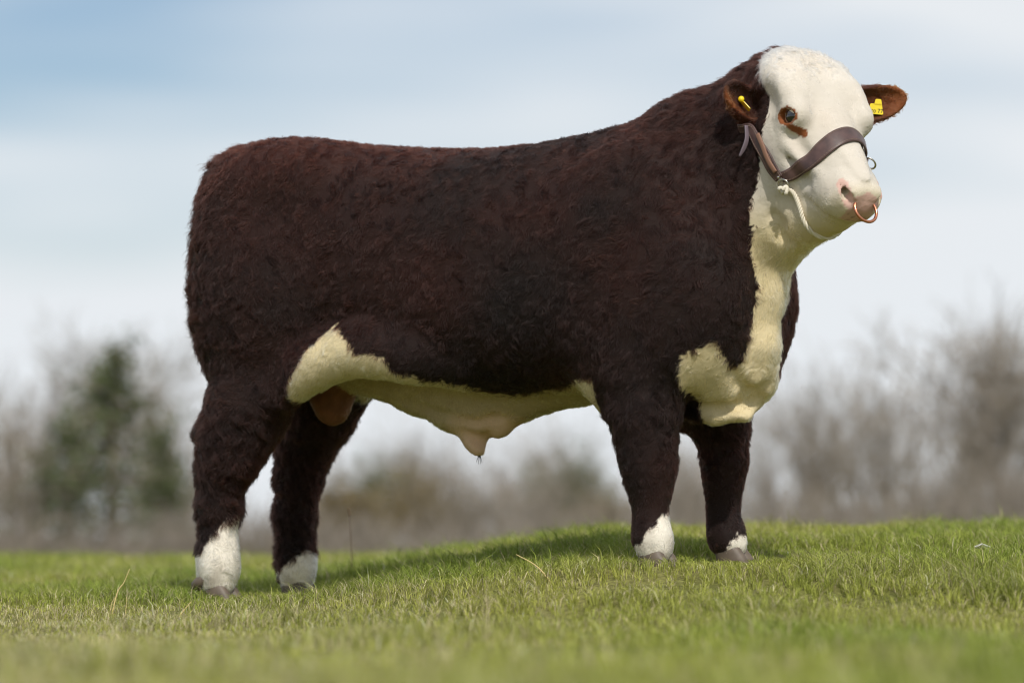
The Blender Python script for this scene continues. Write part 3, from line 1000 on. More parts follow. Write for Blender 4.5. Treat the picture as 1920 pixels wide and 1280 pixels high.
def strap(name, ctrl, width, parent, off=0.006, thick=0.0045, n=48, skin=True, m=None, stitch=True, nrm_hint=None):
    """a leather band lying on the hide; width number or list along it"""
    C = spline(ctrl, n)
    W = np.interp(np.linspace(0, 1, n), np.linspace(0, 1, len(width)), width) if hasattr(width, '__len__') else np.full(n, width)
    pts_, nr = [], []
    for p in C:
        if skin:
            q, nn_ = on_skin(p, off)
        else:
            q, nn_ = p, np.asarray(nrm_hint, float)
        pts_.append(q); nr.append(nn_)
    pts_ = smooth_path(pts_, 8 if skin else 2); nr = smooth_path(nr, 14)
    nr /= np.linalg.norm(nr, axis=1, keepdims=True)
    tg = np.gradient(pts_, axis=0); tg /= np.linalg.norm(tg, axis=1, keepdims=True)
    sd = np.cross(nr, tg); sd /= np.linalg.norm(sd, axis=1, keepdims=True)
    prof = [(-.5, 0), (-.5, .55), (-.46, .9), (-.36, 1.0), (0, 1.12), (.36, 1.0), (.46, .9), (.5, .55), (.5, 0), (0, 0)]
    vs_, fs = [], []
    M = len(prof)
    for i in range(n):
        for a, h in prof:
            vs_.append(tuple(pts_[i] + sd[i] * a * W[i] + nr[i] * h * thick))
    for i in range(n - 1):
        for k in range(M):
            fs.append((i * M + k, i * M + (k + 1) % M, (i + 1) * M + (k + 1) % M, (i + 1) * M + k))
    fs += [tuple(range(M))[::-1], tuple(range((n - 1) * M, n * M))]
    me = bpy.data.meshes.new(name); me.from_pydata(vs_, [], fs); me.update()
    bm = bmesh.new(); bm.from_mesh(me); bmesh.ops.recalc_face_normals(bm, faces=bm.faces); bm.to_mesh(me); bm.free()
    for p in me.polygons: p.use_smooth = True
    o = link(name, me, parent, m or LEATHER)
    if stitch:
        vs_, fs = [], []
        L_ = np.concatenate([[0], np.cumsum(np.linalg.norm(np.diff(pts_, axis=0), axis=1))])
        for side in (-1, 1):
            s = 0.004
            while s < L_[-1] - .004:
                q = []
                for ds in (0, .0045):
                    i = np.clip(np.searchsorted(L_, s + ds) - 1, 0, n - 2); f = (s + ds - L_[i]) / (L_[i + 1] - L_[i])
                    ip = lambda A: A[i] * (1 - f) + A[i + 1] * f
                    w = W[i] * (1 - f) + W[i + 1] * f
                    c = ip(pts_) + ip(sd) * side * (w * .5 - .0055) + ip(nr) * (thick * 1.10)
                    q.append((c, ip(sd), ip(nr)))
                b0 = len(vs_)
                for c, d_, u_ in q:
                    vs_ += [tuple(c - d_ * .0007), tuple(c + d_ * .0007), tuple(c + u_ * .0008)]
                fs += [(b0, b0 + 3, b0 + 5, b0 + 2), (b0 + 1, b0 + 2, b0 + 5, b0 + 4), (b0, b0 + 1, b0 + 4, b0 + 3)]
                s += .0075
        me2 = bpy.data.meshes.new('stitching'); me2.from_pydata(vs_, [], fs); me2.update()
        st = link('stitching', me2, o, THREAD); st['kind'] = 'stuff'
        st.matrix_parent_inverse = Matrix.Identity(4)
    return o, pts_, nr, sd

def torus_pts(c, e1, e2, r1, r2, n=28):
    return [np.asarray(c) + np.asarray(e1) * r1 * math.cos(2 * math.pi * k / n) + np.asarray(e2) * r2 * math.sin(2 * math.pi * k / n) for k in range(n)]

halter = empty('halter', tuple(Hd(.33, 0, -.1)))
tag(halter, 'brown leather show halter with stitched noseband around the white face', 'halter')
noseband, nb_p, nb_n, nb_s = strap('noseband', [Hd(.338, -.125, -.150), Hd(.352, -.118, -.128), Hd(.366, -.113, -.087), Hd(.364, -.086, -.040), Hd(.348, -.04, -.002), Hd(.328, .022, .004), Hd(.328, .078, -.017), Hd(.338, .100, -.045), Hd(.348, .110, -.066)],
                                   [.030, .036, .042, .050, .054, .052, .044, .036, .032], halter, n=64)
cheek, ck_p, ck_n, ck_s = strap('cheek_strap', [Hd(.12, -.165, -.15), Hd(.158, -.168, -.132), Hd(.216, -.16, -.138), Hd(.259, -.15, -.141), Hd(.298, -.14, -.152), Hd(.335, -.126, -.158)], [.028, .030, .032, .036, .036, .030], halter, off=.010)
strap('cheek_strap', [Hd(.20, -.160, -.118), Hd(.24, -.154, -.126), Hd(.28, -.146, -.140), Hd(.318, -.132, -.148)], .013, halter, off=.0175, n=30, stitch=False, m=EDGE)
strap('crown_strap', [Hd(.14, -.166, -.15), Hd(.07, -.16, -.20), Hd(.02, -.14, -.20), Hd(-.02, -.08, -.16), Hd(-.05, 0, -.12), Hd(-.02, .08, -.16), Hd(.03, .13, -.2), Hd(.12, .14, -.22)], .020, halter, off=-.014)
strap('cheek_strap', [Hd(.12, .15, -.21), Hd(.20, .145, -.18), Hd(.28, .125, -.15), Hd(.335, .105, -.10)], .030, halter, off=.008)
# loose strap end behind the ear
e0, n0 = ray(1397, 238); e1, n1 = ray(1398, 262); e2, n2 = ray(1384, 297)
strap('strap_end', [e0 + (0, -.03, 0), e1 + (0, -.036, 0), (e1 + e2) / 2 + (.003, -.042, 0), e2 + (0, -.045, 0)], [.012, .013, .014, .013, .006], halter, n=24, skin=False, stitch=False, thick=.004, nrm_hint=unit((.55, -.75, .1)), m=simple('worn_leather', hexc(104, 92, 100), .4))
# rings
rp = np.array(ray(1474, 344)[0]); rn = np.array(ray(1474, 344)[1])
e1_ = unit(np.cross(rn, UP)); e2_ = unit(np.cross(rn, e1_))
tube('ring', torus_pts(rp + rn * .014, e1_, e2_, .0165, .0165), .0026, halter, STEEL, 8, True)
kp = np.array(ray(1466, 330)[0]) + np.array(ray(1466, 330)[1]) * .018
bmk = bmesh.new(); bmesh.ops.create_uvsphere(bmk, u_segments=12, v_segments=8, radius=.0042); bmesh.ops.translate(bmk, verts=bmk.verts, vec=kp)
mk = bpy.data.meshes.new('rivet'); bmk.to_mesh(mk); bmk.free(); link('rivet', mk, halter, STEEL)
fe = nb_p[-1]; fd = unit(nb_p[-1] - nb_p[-4])
fr = fe + fd * .006 + nb_n[-1] * .008
tube('ring', torus_pts(fr, fd, unit(nb_n[-1] * .9 + np.array((.3, -.2, 0))), .018, .015), .0028, halter, STEEL, 8, True)
# white rope under the jaw
rope_c = [rp + rn * .016 - UP * .012, Hd(.380, -.102, -.168), Hd(.405, -.088, -.178), Hd(.428, -.070, -.190), Hd(.440, -.040, -.205), Hd(.440, 0, -.212), Hd(.43, .05, -.20), Hd(.40, .09, -.16), Hd(.37, .105, -.12), fe + fd * .020]
RC = spline(rope_c, 90)
RC = np.array([on_skin(p, .005)[0] if 4 < i < 84 else p for i, p in enumerate(RC)])
RC = smooth_path(RC, 4)
chin_rope = empty('chin_rope', tuple(RC[20])); chin_rope.parent = halter; chin_rope.matrix_parent_inverse = halter.matrix_basis.inverted()
tg = np.gradient(RC, axis=0); tg /= np.linalg.norm(tg, axis=1, keepdims=True)
ref = np.cross(tg, UP); ref /= np.linalg.norm(ref, axis=1, keepdims=True); ref2 = np.cross(tg, ref)
for k in range(3):
    ph = 2 * math.pi * k / 3
    q = [RC[i] + (ref[i] * math.cos(i * .75 + ph) + ref2[i] * math.sin(i * .75 + ph)) * .0036 for i in range(len(RC))]
    me = tube('strand', q, .0040, False, ROPE, 6)
    o = bpy.data.objects.new('strand', me); COL.objects.link(o); me.materials.append(ROPE)
    o.parent = chin_rope; o.matrix_parent_inverse = (halter.matrix_basis @ halter.matrix_basis.inverted() @ chin_rope.matrix_basis).inverted()
kc = RC[1] + rn * .004
kn = [kc + (e1_ * math.sin(a) * .011 + e2_ * math.sin(2 * a) * .009 + rn * math.cos(3 * a) * .005) for a in np.linspace(0, 2 * math.pi, 40, endpoint=False)]
me = tube('knot', kn, .0055, False, ROPE, 7, True)
o = bpy.data.objects.new('knot', me); COL.objects.link(o); me.materials.append(ROPE); o.parent = chin_rope; o.matrix_parent_inverse = chin_rope.matrix_basis.inverted()

# copper ring through the nose
nm = 0.5 * (NOSTRIL[-1][2] + NOSTRIL[1][2])
rd = unit(-UP * 0.93 + HH * 0.36)
nr_ = tube('nose_ring', torus_pts(nm + rd * .018 + HH * .001, LH, rd, .035, .037, 44), .0044, None, COPPER, 10, True)
tag(nr_, 'copper ring hanging from the pink nose', 'nose ring')

# yellow ear tags
YEL = simple('tag_yellow', hexc(232, 206, 30), 0.4)
INK = simple('tag_ink', hexc(60, 52, 20), 0.6)
def ear_tag(name, c, e_x, e_y, w, h, th=.0022):
    """rounded plate, e_x across and e_y up"""
    e_z = unit(np.cross(e_x, e_y))
    out = []
    for cx, cy, a0 in ((w / 2 - .004, -h / 2 + .004, -90), (w * .40 - .004, h / 2 - .004, 0), (-w * .40 + .004, h / 2 - .004, 90), (-w / 2 + .004, -h / 2 + .004, 180)):
        for k in range(5):
            a = rad(a0 + 22.5 * k); out.append((cx + .004 * math.cos(a), cy + .004 * math.sin(a)))
    n = len(out)
    vs_ = [tuple(c + e_x * x + e_y * y + e_z * z) for z in (-th / 2, th / 2) for x, y in out]
    fs = [tuple(range(n))[::-1], tuple(range(n, 2 * n))] + [(k, (k + 1) % n, n + (k + 1) % n, n + k) for k in range(n)]
    me = bpy.data.meshes.new(name); me.from_pydata(vs_, [], fs); me.update()
    return me, e_z
tp, tn = ray(1641, 206)
t_far = empty('ear_tag', tuple(tp)); tag(t_far, 'yellow numbered plastic tag in the far ear, against the sky', 'ear tag', 'yellow ear tags')
ex = unit(np.array((.98, .12, -.06))); ey = unit(np.array((.04, .05, 1.0)) - ex * np.dot((.04, .05, 1.0), ex))
tc_ = tp + np.array((0, -.016, 0.0))
me, ez = ear_tag('plate', tc_, ex, ey, .044, .030); link('plate', me, t_far, YEL)
me, _ = ear_tag('tab', tc_ + ey * .020 + ex * .006, ex, ey, .022, .018); link('tab', me, t_far, YEL)
def number(txt, c, size, parent):
    cu = bpy.data.curves.new('number', 'FONT'); cu.body = txt; cu.size = size; cu.align_x = 'LEFT'; cu.extrude = .0002
    tmp = bpy.data.objects.new('number_text', cu); COL.objects.link(tmp)
    bpy.context.view_layer.update()
    me_ = bpy.data.meshes.new_from_object(tmp.evaluated_get(bpy.context.evaluated_depsgraph_get()))
    bpy.data.objects.remove(tmp)
    me_.name = 'number'; me_.materials.clear(); me_.materials.append(INK)
    o = bpy.data.objects.new('number', me_); COL.objects.link(o)
    M_ = Matrix((tuple(ex) + (0,), tuple(ey) + (0,), tuple(ez) + (0,), (0, 0, 0, 1))).transposed()
    M_.translation = Vector(c)
    o.parent = parent; o.matrix_parent_inverse = parent.matrix_basis.inverted(); o.matrix_basis = M_
number('000', tc_ - ex * .0195 - ey * .011 + ez * .0016, .013, t_far)
number('77', tc_ + ex * .0045 - ey * .011 + ez * .0016, .017, t_far)
tp, tn = ray(1389, 190)
t_near = empty('ear_tag', tuple(tp)); tag(t_near, 'yellow tag seen edge-on inside the near ear, with a round button', 'ear tag', 'yellow ear tags')
bx_ = unit(np.array((.62, -.2, -.72)))
me, _ = ear_tag('plate', tp + bx_ * .020 + np.array((0, -.012, 0)), bx_, unit(np.array((.25, -.95, .10))), .038, .022); link('plate', me, t_near, YEL)
lathe_obj('button', [(tp + np.array((0, -.010 - .004 * k, 0.004)), np.array((.0085, 0, 0)), np.array((0, 0, .0085))) for k in range(3)], 16, t_near, YEL)
tag(bull, 'dark brown and white bull in a leather halter standing on the grass', 'bull')
# ------------------------------------------------------------------ the field
_dL = [0, 2, 3, 3.5, 4.5, 5.5, 6.5, 7.5, 8.3, 8.8, 9.2, 9.6, 10, 10.5, 12, 14, 16, 18, 20, 24, 30, 45, 80, 3000]
_zL = [.10, .105, .110, .105, .090, .075, .058, .042, .040, .054, .069, .087, .098, .106, .122, .136, .148, .155, .150, .12, .0, -.25, -.6, -9.0]
_dR = [0, 2, 3, 3.5, 4.5, 5.5, 6.5, 7.5, 8.3, 8.6, 8.9, 9.2, 9.55, 9.9, 11, 12, 13, 14, 17, 20, 24, 30, 45, 80, 3000]
_zR = [.10, .105, .112, .108, .094, .080, .066, .056, .078, .106, .140, .174, .205, .220, .268, .298, .304, .290, .23, .18, .1, .0, -.25, -.6, -9.0]
def ground_z(x, y):
    x = np.asarray(x, float); y = np.asarray(y, float)
    d = y + DIST
    w = np.clip((x + 0.95) / 1.45, 0, 1); w = w * w * (3 - 2 * w)
    z = np.interp(d, _dL, _zL) * (1 - w) + np.interp(d, _dR, _zR) * w
    z = z + 0.012 * np.clip((x - .5) / 1.4, -1, 1.5) * np.clip((d - 8) / 4, 0, 1) * (d < 40)
    P = np.stack([x.ravel(), y.ravel(), np.zeros(x.size)], 1)
    b = (vnoise(P, 1.3, 4.) * .010 + vnoise(P, 4.5, 9.) * .006).reshape(x.shape)
    # flat under the feet
    for f in FEET:
        r2 = (x - f[0]) ** 2 + (y - f[1]) ** 2
        k = np.exp(-r2 / (2 * 0.16 ** 2))
        b = b * (1 - k)
        z = z + (f[2] + 0.008 - z) * k * (r2 < .6)
    return z + b

def field_material():
    m, t, b = mat('pasture_soil')
    tx = N('ShaderNodeTexCoord', t)
    n1 = N('ShaderNodeTexNoise', t); n1.inputs['Scale'].default_value = 1.6; n1.inputs['Detail'].default_value = 8
    n2 = N('ShaderNodeTexNoise', t); n2.inputs['Scale'].default_value = 60; n2.inputs['Detail'].default_value = 4
    r1 = N('ShaderNodeValToRGB', t)
    r1.color_ramp.elements[0].position = .35; r1.color_ramp.elements[0].color = (.13, .145, .036, 1)
    r1.color_ramp.elements[1].position = .68; r1.color_ramp.elements[1].color = (.26, .24, .085, 1)
    r2 = N('ShaderNodeValToRGB', t)
    r2.color_ramp.elements[0].position = .35; r2.color_ramp.elements[0].color = (.5, .5, .5, 1)
    r2.color_ramp.elements[1].position = .7; r2.color_ramp.elements[1].color = (1.2, 1.2, 1.2, 1)
    mx = N('ShaderNodeMix', t, data_type='RGBA', blend_type='MULTIPLY'); mx.inputs[0].default_value = 1
    for n_ in (n1, n2): t.links.new(tx.outputs['Object'], n_.inputs['Vector'])
    t.links.new(n1.outputs['Fac'], r1.inputs['Fac']); t.links.new(n2.outputs['Fac'], r2.inputs['Fac'])
    t.links.new(r1.outputs['Color'], mx.inputs[6]); t.links.new(r2.outputs['Color'], mx.inputs[7])
    t.links.new(mx.outputs[2], b.inputs['Base Color'])
    b.inputs['Roughness'].default_value = 0.95; b.inputs['Specular IOR Level'].default_value = .1
    bp = N('ShaderNodeBump', t); bp.inputs['Strength'].default_value = .6; bp.inputs['Distance'].default_value = .02
    t.links.new(n2.outputs['Fac'], bp.inputs['Height']); t.links.new(bp.outputs['Normal'], b.inputs['Normal'])
    return m
def make_ground():
    xs = np.concatenate([-np.geomspace(2400, 4, 40), np.linspace(-3.9, 3.9, 140), np.geomspace(4, 2400, 40)])
    ds = np.concatenate([-np.geomspace(800, 3, 16), np.linspace(-2, 22, 260), np.geomspace(22.5, 2900, 60)])
    X, Y = np.meshgrid(xs, ds - DIST, indexing='ij')
    Z = ground_z(X, Y)
    V = np.stack([X, Y, Z], -1).reshape(-1, 3)
    nx, ny = X.shape
    i = np.arange(nx - 1)[:, None] * ny + np.arange(ny - 1)[None]
    F = np.stack([i, i + ny, i + ny + 1, i + 1], -1).reshape(-1, 4)
    o = link('ground', mesh_np('ground', V, F), None, field_material())
    tag(o, 'gently sloping grazed pasture', kind='structure')
make_ground()

def blade_material():
    m = bpy.data.materials.new('grass_blade'); m.use_nodes = True
    t = m.node_tree; t.nodes.clear()
    o = N('ShaderNodeOutputMaterial', t)
    a = N('ShaderNodeAttribute', t, attribute_name='gcol')
    d = N('ShaderNodeBsdfPrincipled', t); d.inputs['Roughness'].default_value = .55; d.inputs['Specular IOR Level'].default_value = .25
    tr = N('ShaderNodeBsdfTranslucent', t)
    mx = N('ShaderNodeMixShader', t); mx.inputs[0].default_value = .35
    t.links.new(a.outputs['Color'], d.inputs['Base Color']); t.links.new(a.outputs['Color'], tr.inputs['Color'])
    t.links.new(d.outputs[0], mx.inputs[1]); t.links.new(tr.outputs[0], mx.inputs[2]); t.links.new(mx.outputs[0], o.inputs['Surface'])
    return m

def make_grass():
    rng = np.random.RandomState(11)
    xs, ys = [], []
    for d0, d1, per in ((1.6, 4, 5200), (4, 7, 5200), (7, 8.2, 9500), (8.2, 11.2, 18500), (11.2, 13.6, 10500), (13.6, 20.5, 3400)):
        wid = 0.1515 * d1 * 1.0 + 0.45
        n = int(per * (d1 - d0) * 2 * wid)
        xs.append(rng.uniform(-wid, wid, n)); ys.append(rng.uniform(d0, d1, n) - DIST)
    x = np.concatenate(xs); y = np.concatenate(ys)
    P = np.stack([x, y, np.zeros(len(x))], 1)
    tuft = fbm(P, 3.2, 3, 2.0)                      # lush patches
    dry = fbm(P, 1.1, 3, 40.)                       # dry, close-bitten patches
    leftdry = np.clip((0.1 - x) / 1.0 + .35 * dry, 0, 1) * np.clip((0.1 - y) / .8, 0, 1)
    lush = np.clip(tuft * 1.3 + .35 - leftdry * .45, 0, 1)
    keep = rng.rand(len(x)) < .55 + .45 * lush
    x, y, P, lush, dry, leftdry, tuft = (a[keep] for a in (x, y, P, lush, dry, leftdry, tuft))
    n = len(x)
    # clump: pull blades towards tuft centres
    cell = .045
    gx, gy = np.floor(x / cell), np.floor(y / cell)
    hsh = np.sin(gx * 127.1 + gy * 311.7) * 43758.5453; h1 = hsh - np.floor(hsh)
    hsh = np.sin(gx * 269.5 + gy * 183.3) * 43758.5453; h2 = hsh - np.floor(hsh)
    cx = (gx + h1) * cell; cy = (gy + h2) * cell
    x = x + (cx - x) * .45; y = y + (cy - y) * .45
    z = ground_z(x, y)
    H = (.013 + .038 * lush) * (.55 + .8 * rng.rand(n)) * (1 + .5 * (h1 - .4))
    for f in FEET:                                   # hooves tread it down
        H = H * (1 - .55 * np.exp(-((x - f[0]) ** 2 + (y - f[1] + .10) ** 2) / (2 * .12 ** 2)))
    H = H * np.where(rng.rand(n) < .06, 1.6, 1.0)
    lean_a = rng.rand(n) * 2 * np.pi
    out = np.arctan2(y - cy, x - cx)
    lean_a = np.where(rng.rand(n) < .6, out + rng.randn(n) * .5, lean_a)
    lean = (.25 + .9 * rng.rand(n)) * H
    wdt = (.0007 + .0008 * rng.rand(n)) * np.clip(1 + (np.abs(y + .5) - 2) * .12, 1, 1.9)
    dx, dy = np.cos(lean_a), np.sin(lean_a)
    fa = rng.rand(n) * np.pi
    sx, sy = np.cos(fa) * wdt, np.sin(fa) * wdt
    V = np.empty((n, 5, 3), np.float32)
    V[:, 0] = np.stack([x - sx, y - sy, z - .004], 1); V[:, 1] = np.stack([x + sx, y + sy, z - .004], 1)
    mx_, my_ = x + dx * lean * .30, y + dy * lean * .30
    V[:, 2] = np.stack([mx_ + sx * .8, my_ + sy * .8, z + H * .62], 1); V[:, 3] = np.stack([mx_ - sx * .8, my_ - sy * .8, z + H * .62], 1)
    V[:, 4] = np.stack([x + dx * lean, y + dy * lean, z + H * (1.0 - .25 * rng.rand(n))], 1)
    b0 = np.arange(n)[:, None] * 5
    T = np.concatenate([b0 + [0, 1, 2], b0 + [0, 2, 3], b0 + [3, 2, 4]], 1).reshape(-1, 3)
    g1 = np.array((.215, .285, .036)); g2 = np.array((.365, .400, .082)); g3 = np.array((.105, .190, .024)); st = np.array((.60, .52, .31))
    r = rng.rand(n)[:, None]
    c = g1 * (1 - r) + g2 * r
    k = np.clip(tuft * 1.4, 0, 1)[:, None] * .6
    c = c * (1 - k) + g3 * k
    yel = np.clip(.40 + dry * 1.2 + leftdry * 1.0, 0, 1)[:, None] * .52
    c = c * (1 - yel) + np.array((.44, .41, .105)) * yel
    pd = np.clip(.11 + .20 * np.clip(dry, 0, 1) + .42 * leftdry, 0, 1)
    isdry = rng.rand(n) < pd
    c[isdry] = st * (.6 + .6 * rng.rand(isdry.sum()))[:, None]
    c = c * (1 + .26 * rng.randn(n).clip(-2, 2))[:, None]
    me = mesh_np('grass', V.reshape(-1, 3), T, smooth=False)
    set_col(me, 'gcol', np.repeat(np.clip(c, .005, .7), 5, 0))
    o = link('grass', me, None, blade_material())
    tag(o, 'short green pasture grass with dry patches around the bull', 'grass', kind='stuff')
    print('blades', n)
if GRASS:
    make_grass()

# a few long dry stalks that stand out singly
STRAW = simple('straw', hexc(206, 184, 128), .6)
def stalk(ctrl, r, label, grp='dry grass stalks'):
    n_ = 14
    q = spline(ctrl, n_)
    o = tube('grass_stalk', q, list(np.linspace(r, r * .35, n_)), None, STRAW, 6)
    tag(o, label, 'grass stalk', grp)
def G(px, Y, dz=0.0):
    """on the ground at depth Y below photo column px"""
    x = (px - 960) * PX * (1 + Y / DIST)
    return np.array((x, Y, float(ground_z(np.array([x]), np.array([Y]))[0]) + dz))
def stalk_px(pts_px, Y, r, label):
    q = [SY_(px, py, Y) for px, py in pts_px]
    g = G(pts_px[0][0], Y, -.01)
    q[0] = np.array((q[0][0], Y, min(q[0][2], g[2])))
    stalk(q, r, label)
stalk_px([(207, 1150), (220, 1110), (232, 1092), (243, 1066)], -.6, .0022, 'tall thin pale stalk curving up left of the hind hooves')
stalk_px([(205, 1150), (209, 1132), (216, 1120)], -.62, .0014, 'short pale stalk beside the tall one on the left')
stalk_px([(326, 1164), (342, 1147), (359, 1127)], -.75, .0026, 'straight pale straw leaning right below the nearest hind hoof')
stalk_px([(1046, 1116), (1030, 1088), (1005, 1060), (968, 1039)], -.75, .0030, 'long pale stalk arching left on the grass under the belly')
stalk_px([(232, 1150), (236, 1142), (237, 1118)], -.65, .0014, 'small upright straw in the dry patch on the left')
# dead dock stem behind the hind legs
DOCK = simple('dock', hexc(92, 76, 58), .8)
dk = [SY_(x, y, 1.6) for x, y in ((662, 1045), (658, 1010), (656, 980), (655, 958))]
dk[0][2] = G(662, 1.6, -.02)[2]
dock = empty('dock_plant', tuple(dk[0])); tag(dock, 'thin dead dock stem rising behind the hind legs', 'plant')
tube('stem', spline(dk, 10), list(np.linspace(.0022, .0012, 10)), dock, DOCK, 6)
rg = random.Random(3)
for k in range(4):
    c = dk[3] + np.array((rg.uniform(-.006, .006), 0, -.006 * k))
    lathe_obj('seed_head', [(c + np.array((0, 0, h)), np.array((r, 0, 0)), np.array((0, r, 0))) for h, r in ((0, .001), (.004, .004), (.009, .004), (.013, .001))], 7, dock, DOCK)
# small white feather in the grass on the right
FEA = simple('feather', hexc(226, 224, 220), .7)
fp = SY_(1838, 1040, -.1); fp[2] = max(fp[2], G(1838, -.1, .03)[2])
feather = empty('feather', tuple(fp)); tag(feather, 'small white feather caught in the grass at far right', 'feather')
for k in range(9):
    a = (k - 4) / 4.0
    p0 = fp + np.array((a * .016, 0, 0)); p1 = p0 + np.array((.004 + a * .004, -.006, .014 - abs(a) * .008)); p2 = p1 + np.array((.004, -.004, -.002))
    tube('barb', [p0, p1, p2], [.0022, .002, .0008], feather, FEA, 5)

# ------------------------------------------------------------------ trees and scrub behind the crest
def bark(name, c1, c2):
    m, t, b = mat(name)
    tx = N('ShaderNodeTexCoord', t)
    nz = N('ShaderNodeTexNoise', t); nz.inputs['Scale'].default_value = 9; nz.inputs['Detail'].default_value = 6
    r = N('ShaderNodeValToRGB', t)
    r.color_ramp.elements[0].position = .3; r.color_ramp.elements[0].color = c1
    r.color_ramp.elements[1].position = .7; r.color_ramp.elements[1].color = c2
    t.links.new(tx.outputs['Object'], nz.inputs['Vector']); t.links.new(nz.outputs['Fac'], r.inputs['Fac']); t.links.new(r.outputs['Color'], b.inputs['Base Color'])
    b.inputs['Roughness'].default_value = .9; b.inputs['Specular IOR Level'].default_value = .1
    return m
BARK = bark('bark', hexc(104, 96, 84), hexc(146, 136, 122))
TWIG = bark('twig', hexc(130, 122, 112), hexc(164, 154, 142))
LEAF = bark('evergreen_leaf', hexc(58, 70, 44), hexc(100, 108, 74))
SCRUB = bark('scrub_leaf', hexc(92, 86, 48), hexc(132, 112, 74))

def prisms(segs, sides=3):
    """many tapered prisms: segs array rows (a, b, ra, rb)"""
    A = np.array([s[0] for s in segs]); Bq = np.array([s[1] for s in segs]); ra = np.array([s[2] for s in segs]); rb = np.array([s[3] for s in segs])
    t = Bq - A; t /= np.linalg.norm(t, axis=1, keepdims=True) + 1e-9
    e = np.cross(t, np.array((.31, .77, .55))); e /= np.linalg.norm(e, axis=1, keepdims=True) + 1e-9
    f = np.cross(t, e)
    V = []
    for base, r in ((A, ra), (Bq, rb)):
        for k in range(sides):
            a = 2 * math.pi * k / sides
            V.append(base + (e * math.cos(a) + f * math.sin(a)) * r[:, None])
    V = np.stack(V, 1)
    b0 = np.arange(len(segs))[:, None] * 2 * sides
    F = np.concatenate([b0 + np.array([k, (k + 1) % sides, sides + (k + 1) % sides, sides + k]) for k in range(sides)], 0)
    return V.reshape(-1, 3), F

def grow(rng, h, spread, levels, n_trunk=1, twigs=1.0, thick=.020):
    big, small = [], []
    def branch(p, d, L_, r, lev):
        K = 4
        q = p
        for i in range(K):
            d = unit(d + rng.randn(3) * .13 + np.array((0, 0, .06)))
            e = q + d * L_ / K
            r2 = r * (1 - .18)
            (big if r > h * .0050 else small).append((q, e, r, r2))
            if lev < levels:
                nb = rng.randint(1, 4) if i > 0 or lev > 0 else 0
                for _ in range(nb):
                    a = rng.rand() * 6.283; sp = spread * (.6 + .7 * rng.rand())
                    o = unit(np.cross(d, (math.cos(a), math.sin(a), .3)))
                    branch(e, unit(d * math.cos(sp) + o * math.sin(sp)), L_ * (.50 + .25 * rng.rand()), max(r2 * .60, h * .0021), lev + 1)
            q, r = e, r2
        if lev >= levels - 1:
            for _ in range(int(3 * twigs)):
                dd = unit(d + rng.randn(3) * .5)
                small.append((q, q + dd * L_ * (.5 + .7 * rng.rand()), max(r * .8, h * .0021), h * .0011))
    for k in range(n_trunk):
        off = np.zeros(3)
        branch(off, unit(np.array((rng.randn(), rng.randn(), 0)) * (.12 if n_trunk == 1 else .20) + UP), h * (.62 if n_trunk == 1 else .55) * (.8 + .3 * rng.rand()), h * thick, 0)
    return big, small

def leaves(rng, centres, size, per, stretch=1.0):
    n = len(centres) * per
    c = np.repeat(np.array(centres), per, 0) + rng.randn(n, 3) * size * np.array((1, 1, stretch)) * 2.2
    a = rng.randn(n, 3); a /= np.linalg.norm(a, axis=1, keepdims=True)
    b = np.cross(a, rng.randn(n, 3)); b /= np.linalg.norm(b, axis=1, keepdims=True)
    s = size * (.5 + .8 * rng.rand(n))[:, None]
    V = np.stack([c - a * s, c + b * s * .5, c + a * s, c - b * s * .5], 1).reshape(-1, 3)
    F = np.arange(n * 4).reshape(-1, 4)
    return V, F

PROTO = {}
def proto(kind):
    if kind in PROTO: return PROTO[kind]
    seed = 100 + len(PROTO) * 7
    rng = np.random.RandomState(seed)
    t = kind[0]
    if t == 'bare':
        lv, tk = ((2, .034), (3, .020), (2, .028))[kind[1]]
        big, small = grow(rng, 1.0, .55, lv, 1, 1.6 if lv == 2 else .8, tk)
        tr = mesh_np('trunk', *prisms(big, 6)); cr_ = mesh_np('crown', *prisms(small, 3), smooth=False)
        mats = (BARK, TWIG)
    elif t == 'poles':
        big, small = grow(rng, 1.0, .30, 2, 5, .6, .017)
        tr = mesh_np('trunk', *prisms(big, 5)); cr_ = mesh_np('crown', *prisms(small, 3), smooth=False)
        mats = (BARK, TWIG)
    elif t == 'thicket':
        big, small = grow(rng, 1.0, .55, 2, 7, .7)
        tr = mesh_np('trunk', *prisms(big, 5)); cr_ = mesh_np('crown', *prisms(small, 3), smooth=False)
        mats = (BARK, TWIG)
    elif t == 'conifer':
        segs = [((0, 0, 0), (0, 0, 1.0), .03, .004)]; cen = []
        for i in range(120):
            zz = .05 + .93 * rng.rand() ** .9
            a = rng.rand() * 6.283; R_ = (.09 + .32 * (1 - zz)) * (.3 + 1.1 * rng.rand()) * (1.0 if zz < .8 else .7)
            e = np.array((math.cos(a) * R_, math.sin(a) * R_, zz + .05 * rng.randn()))
            segs.append((np.array((0, 0, zz)), e, .007, .002))
            for f in (.35, .6, .8, 1.0): cen.append(np.array((0, 0, zz)) * (1 - f) + e * f)
        tr = mesh_np('trunk', *prisms(segs, 5)); cr_ = mesh_np('crown', *leaves(rng, cen, .015, 7), smooth=False)
        mats = (BARK, LEAF)
    else:
        big, small = grow(rng, 1.0, .6, 2, 6, 1.0)
        cen = [s_[1] for s_ in small if rng.rand() < .5]
        tr = mesh_np('trunk', *prisms(big + small, 4)); cr_ = mesh_np('crown', *leaves(rng, cen, .018, 7), smooth=False)
        mats = (TWIG, LEAF if t == 'ivy' else SCRUB)
    tr.materials.append(mats[0]); cr_.materials.append(mats[1])
    PROTO[kind] = (tr, cr_)
    return PROTO[kind]

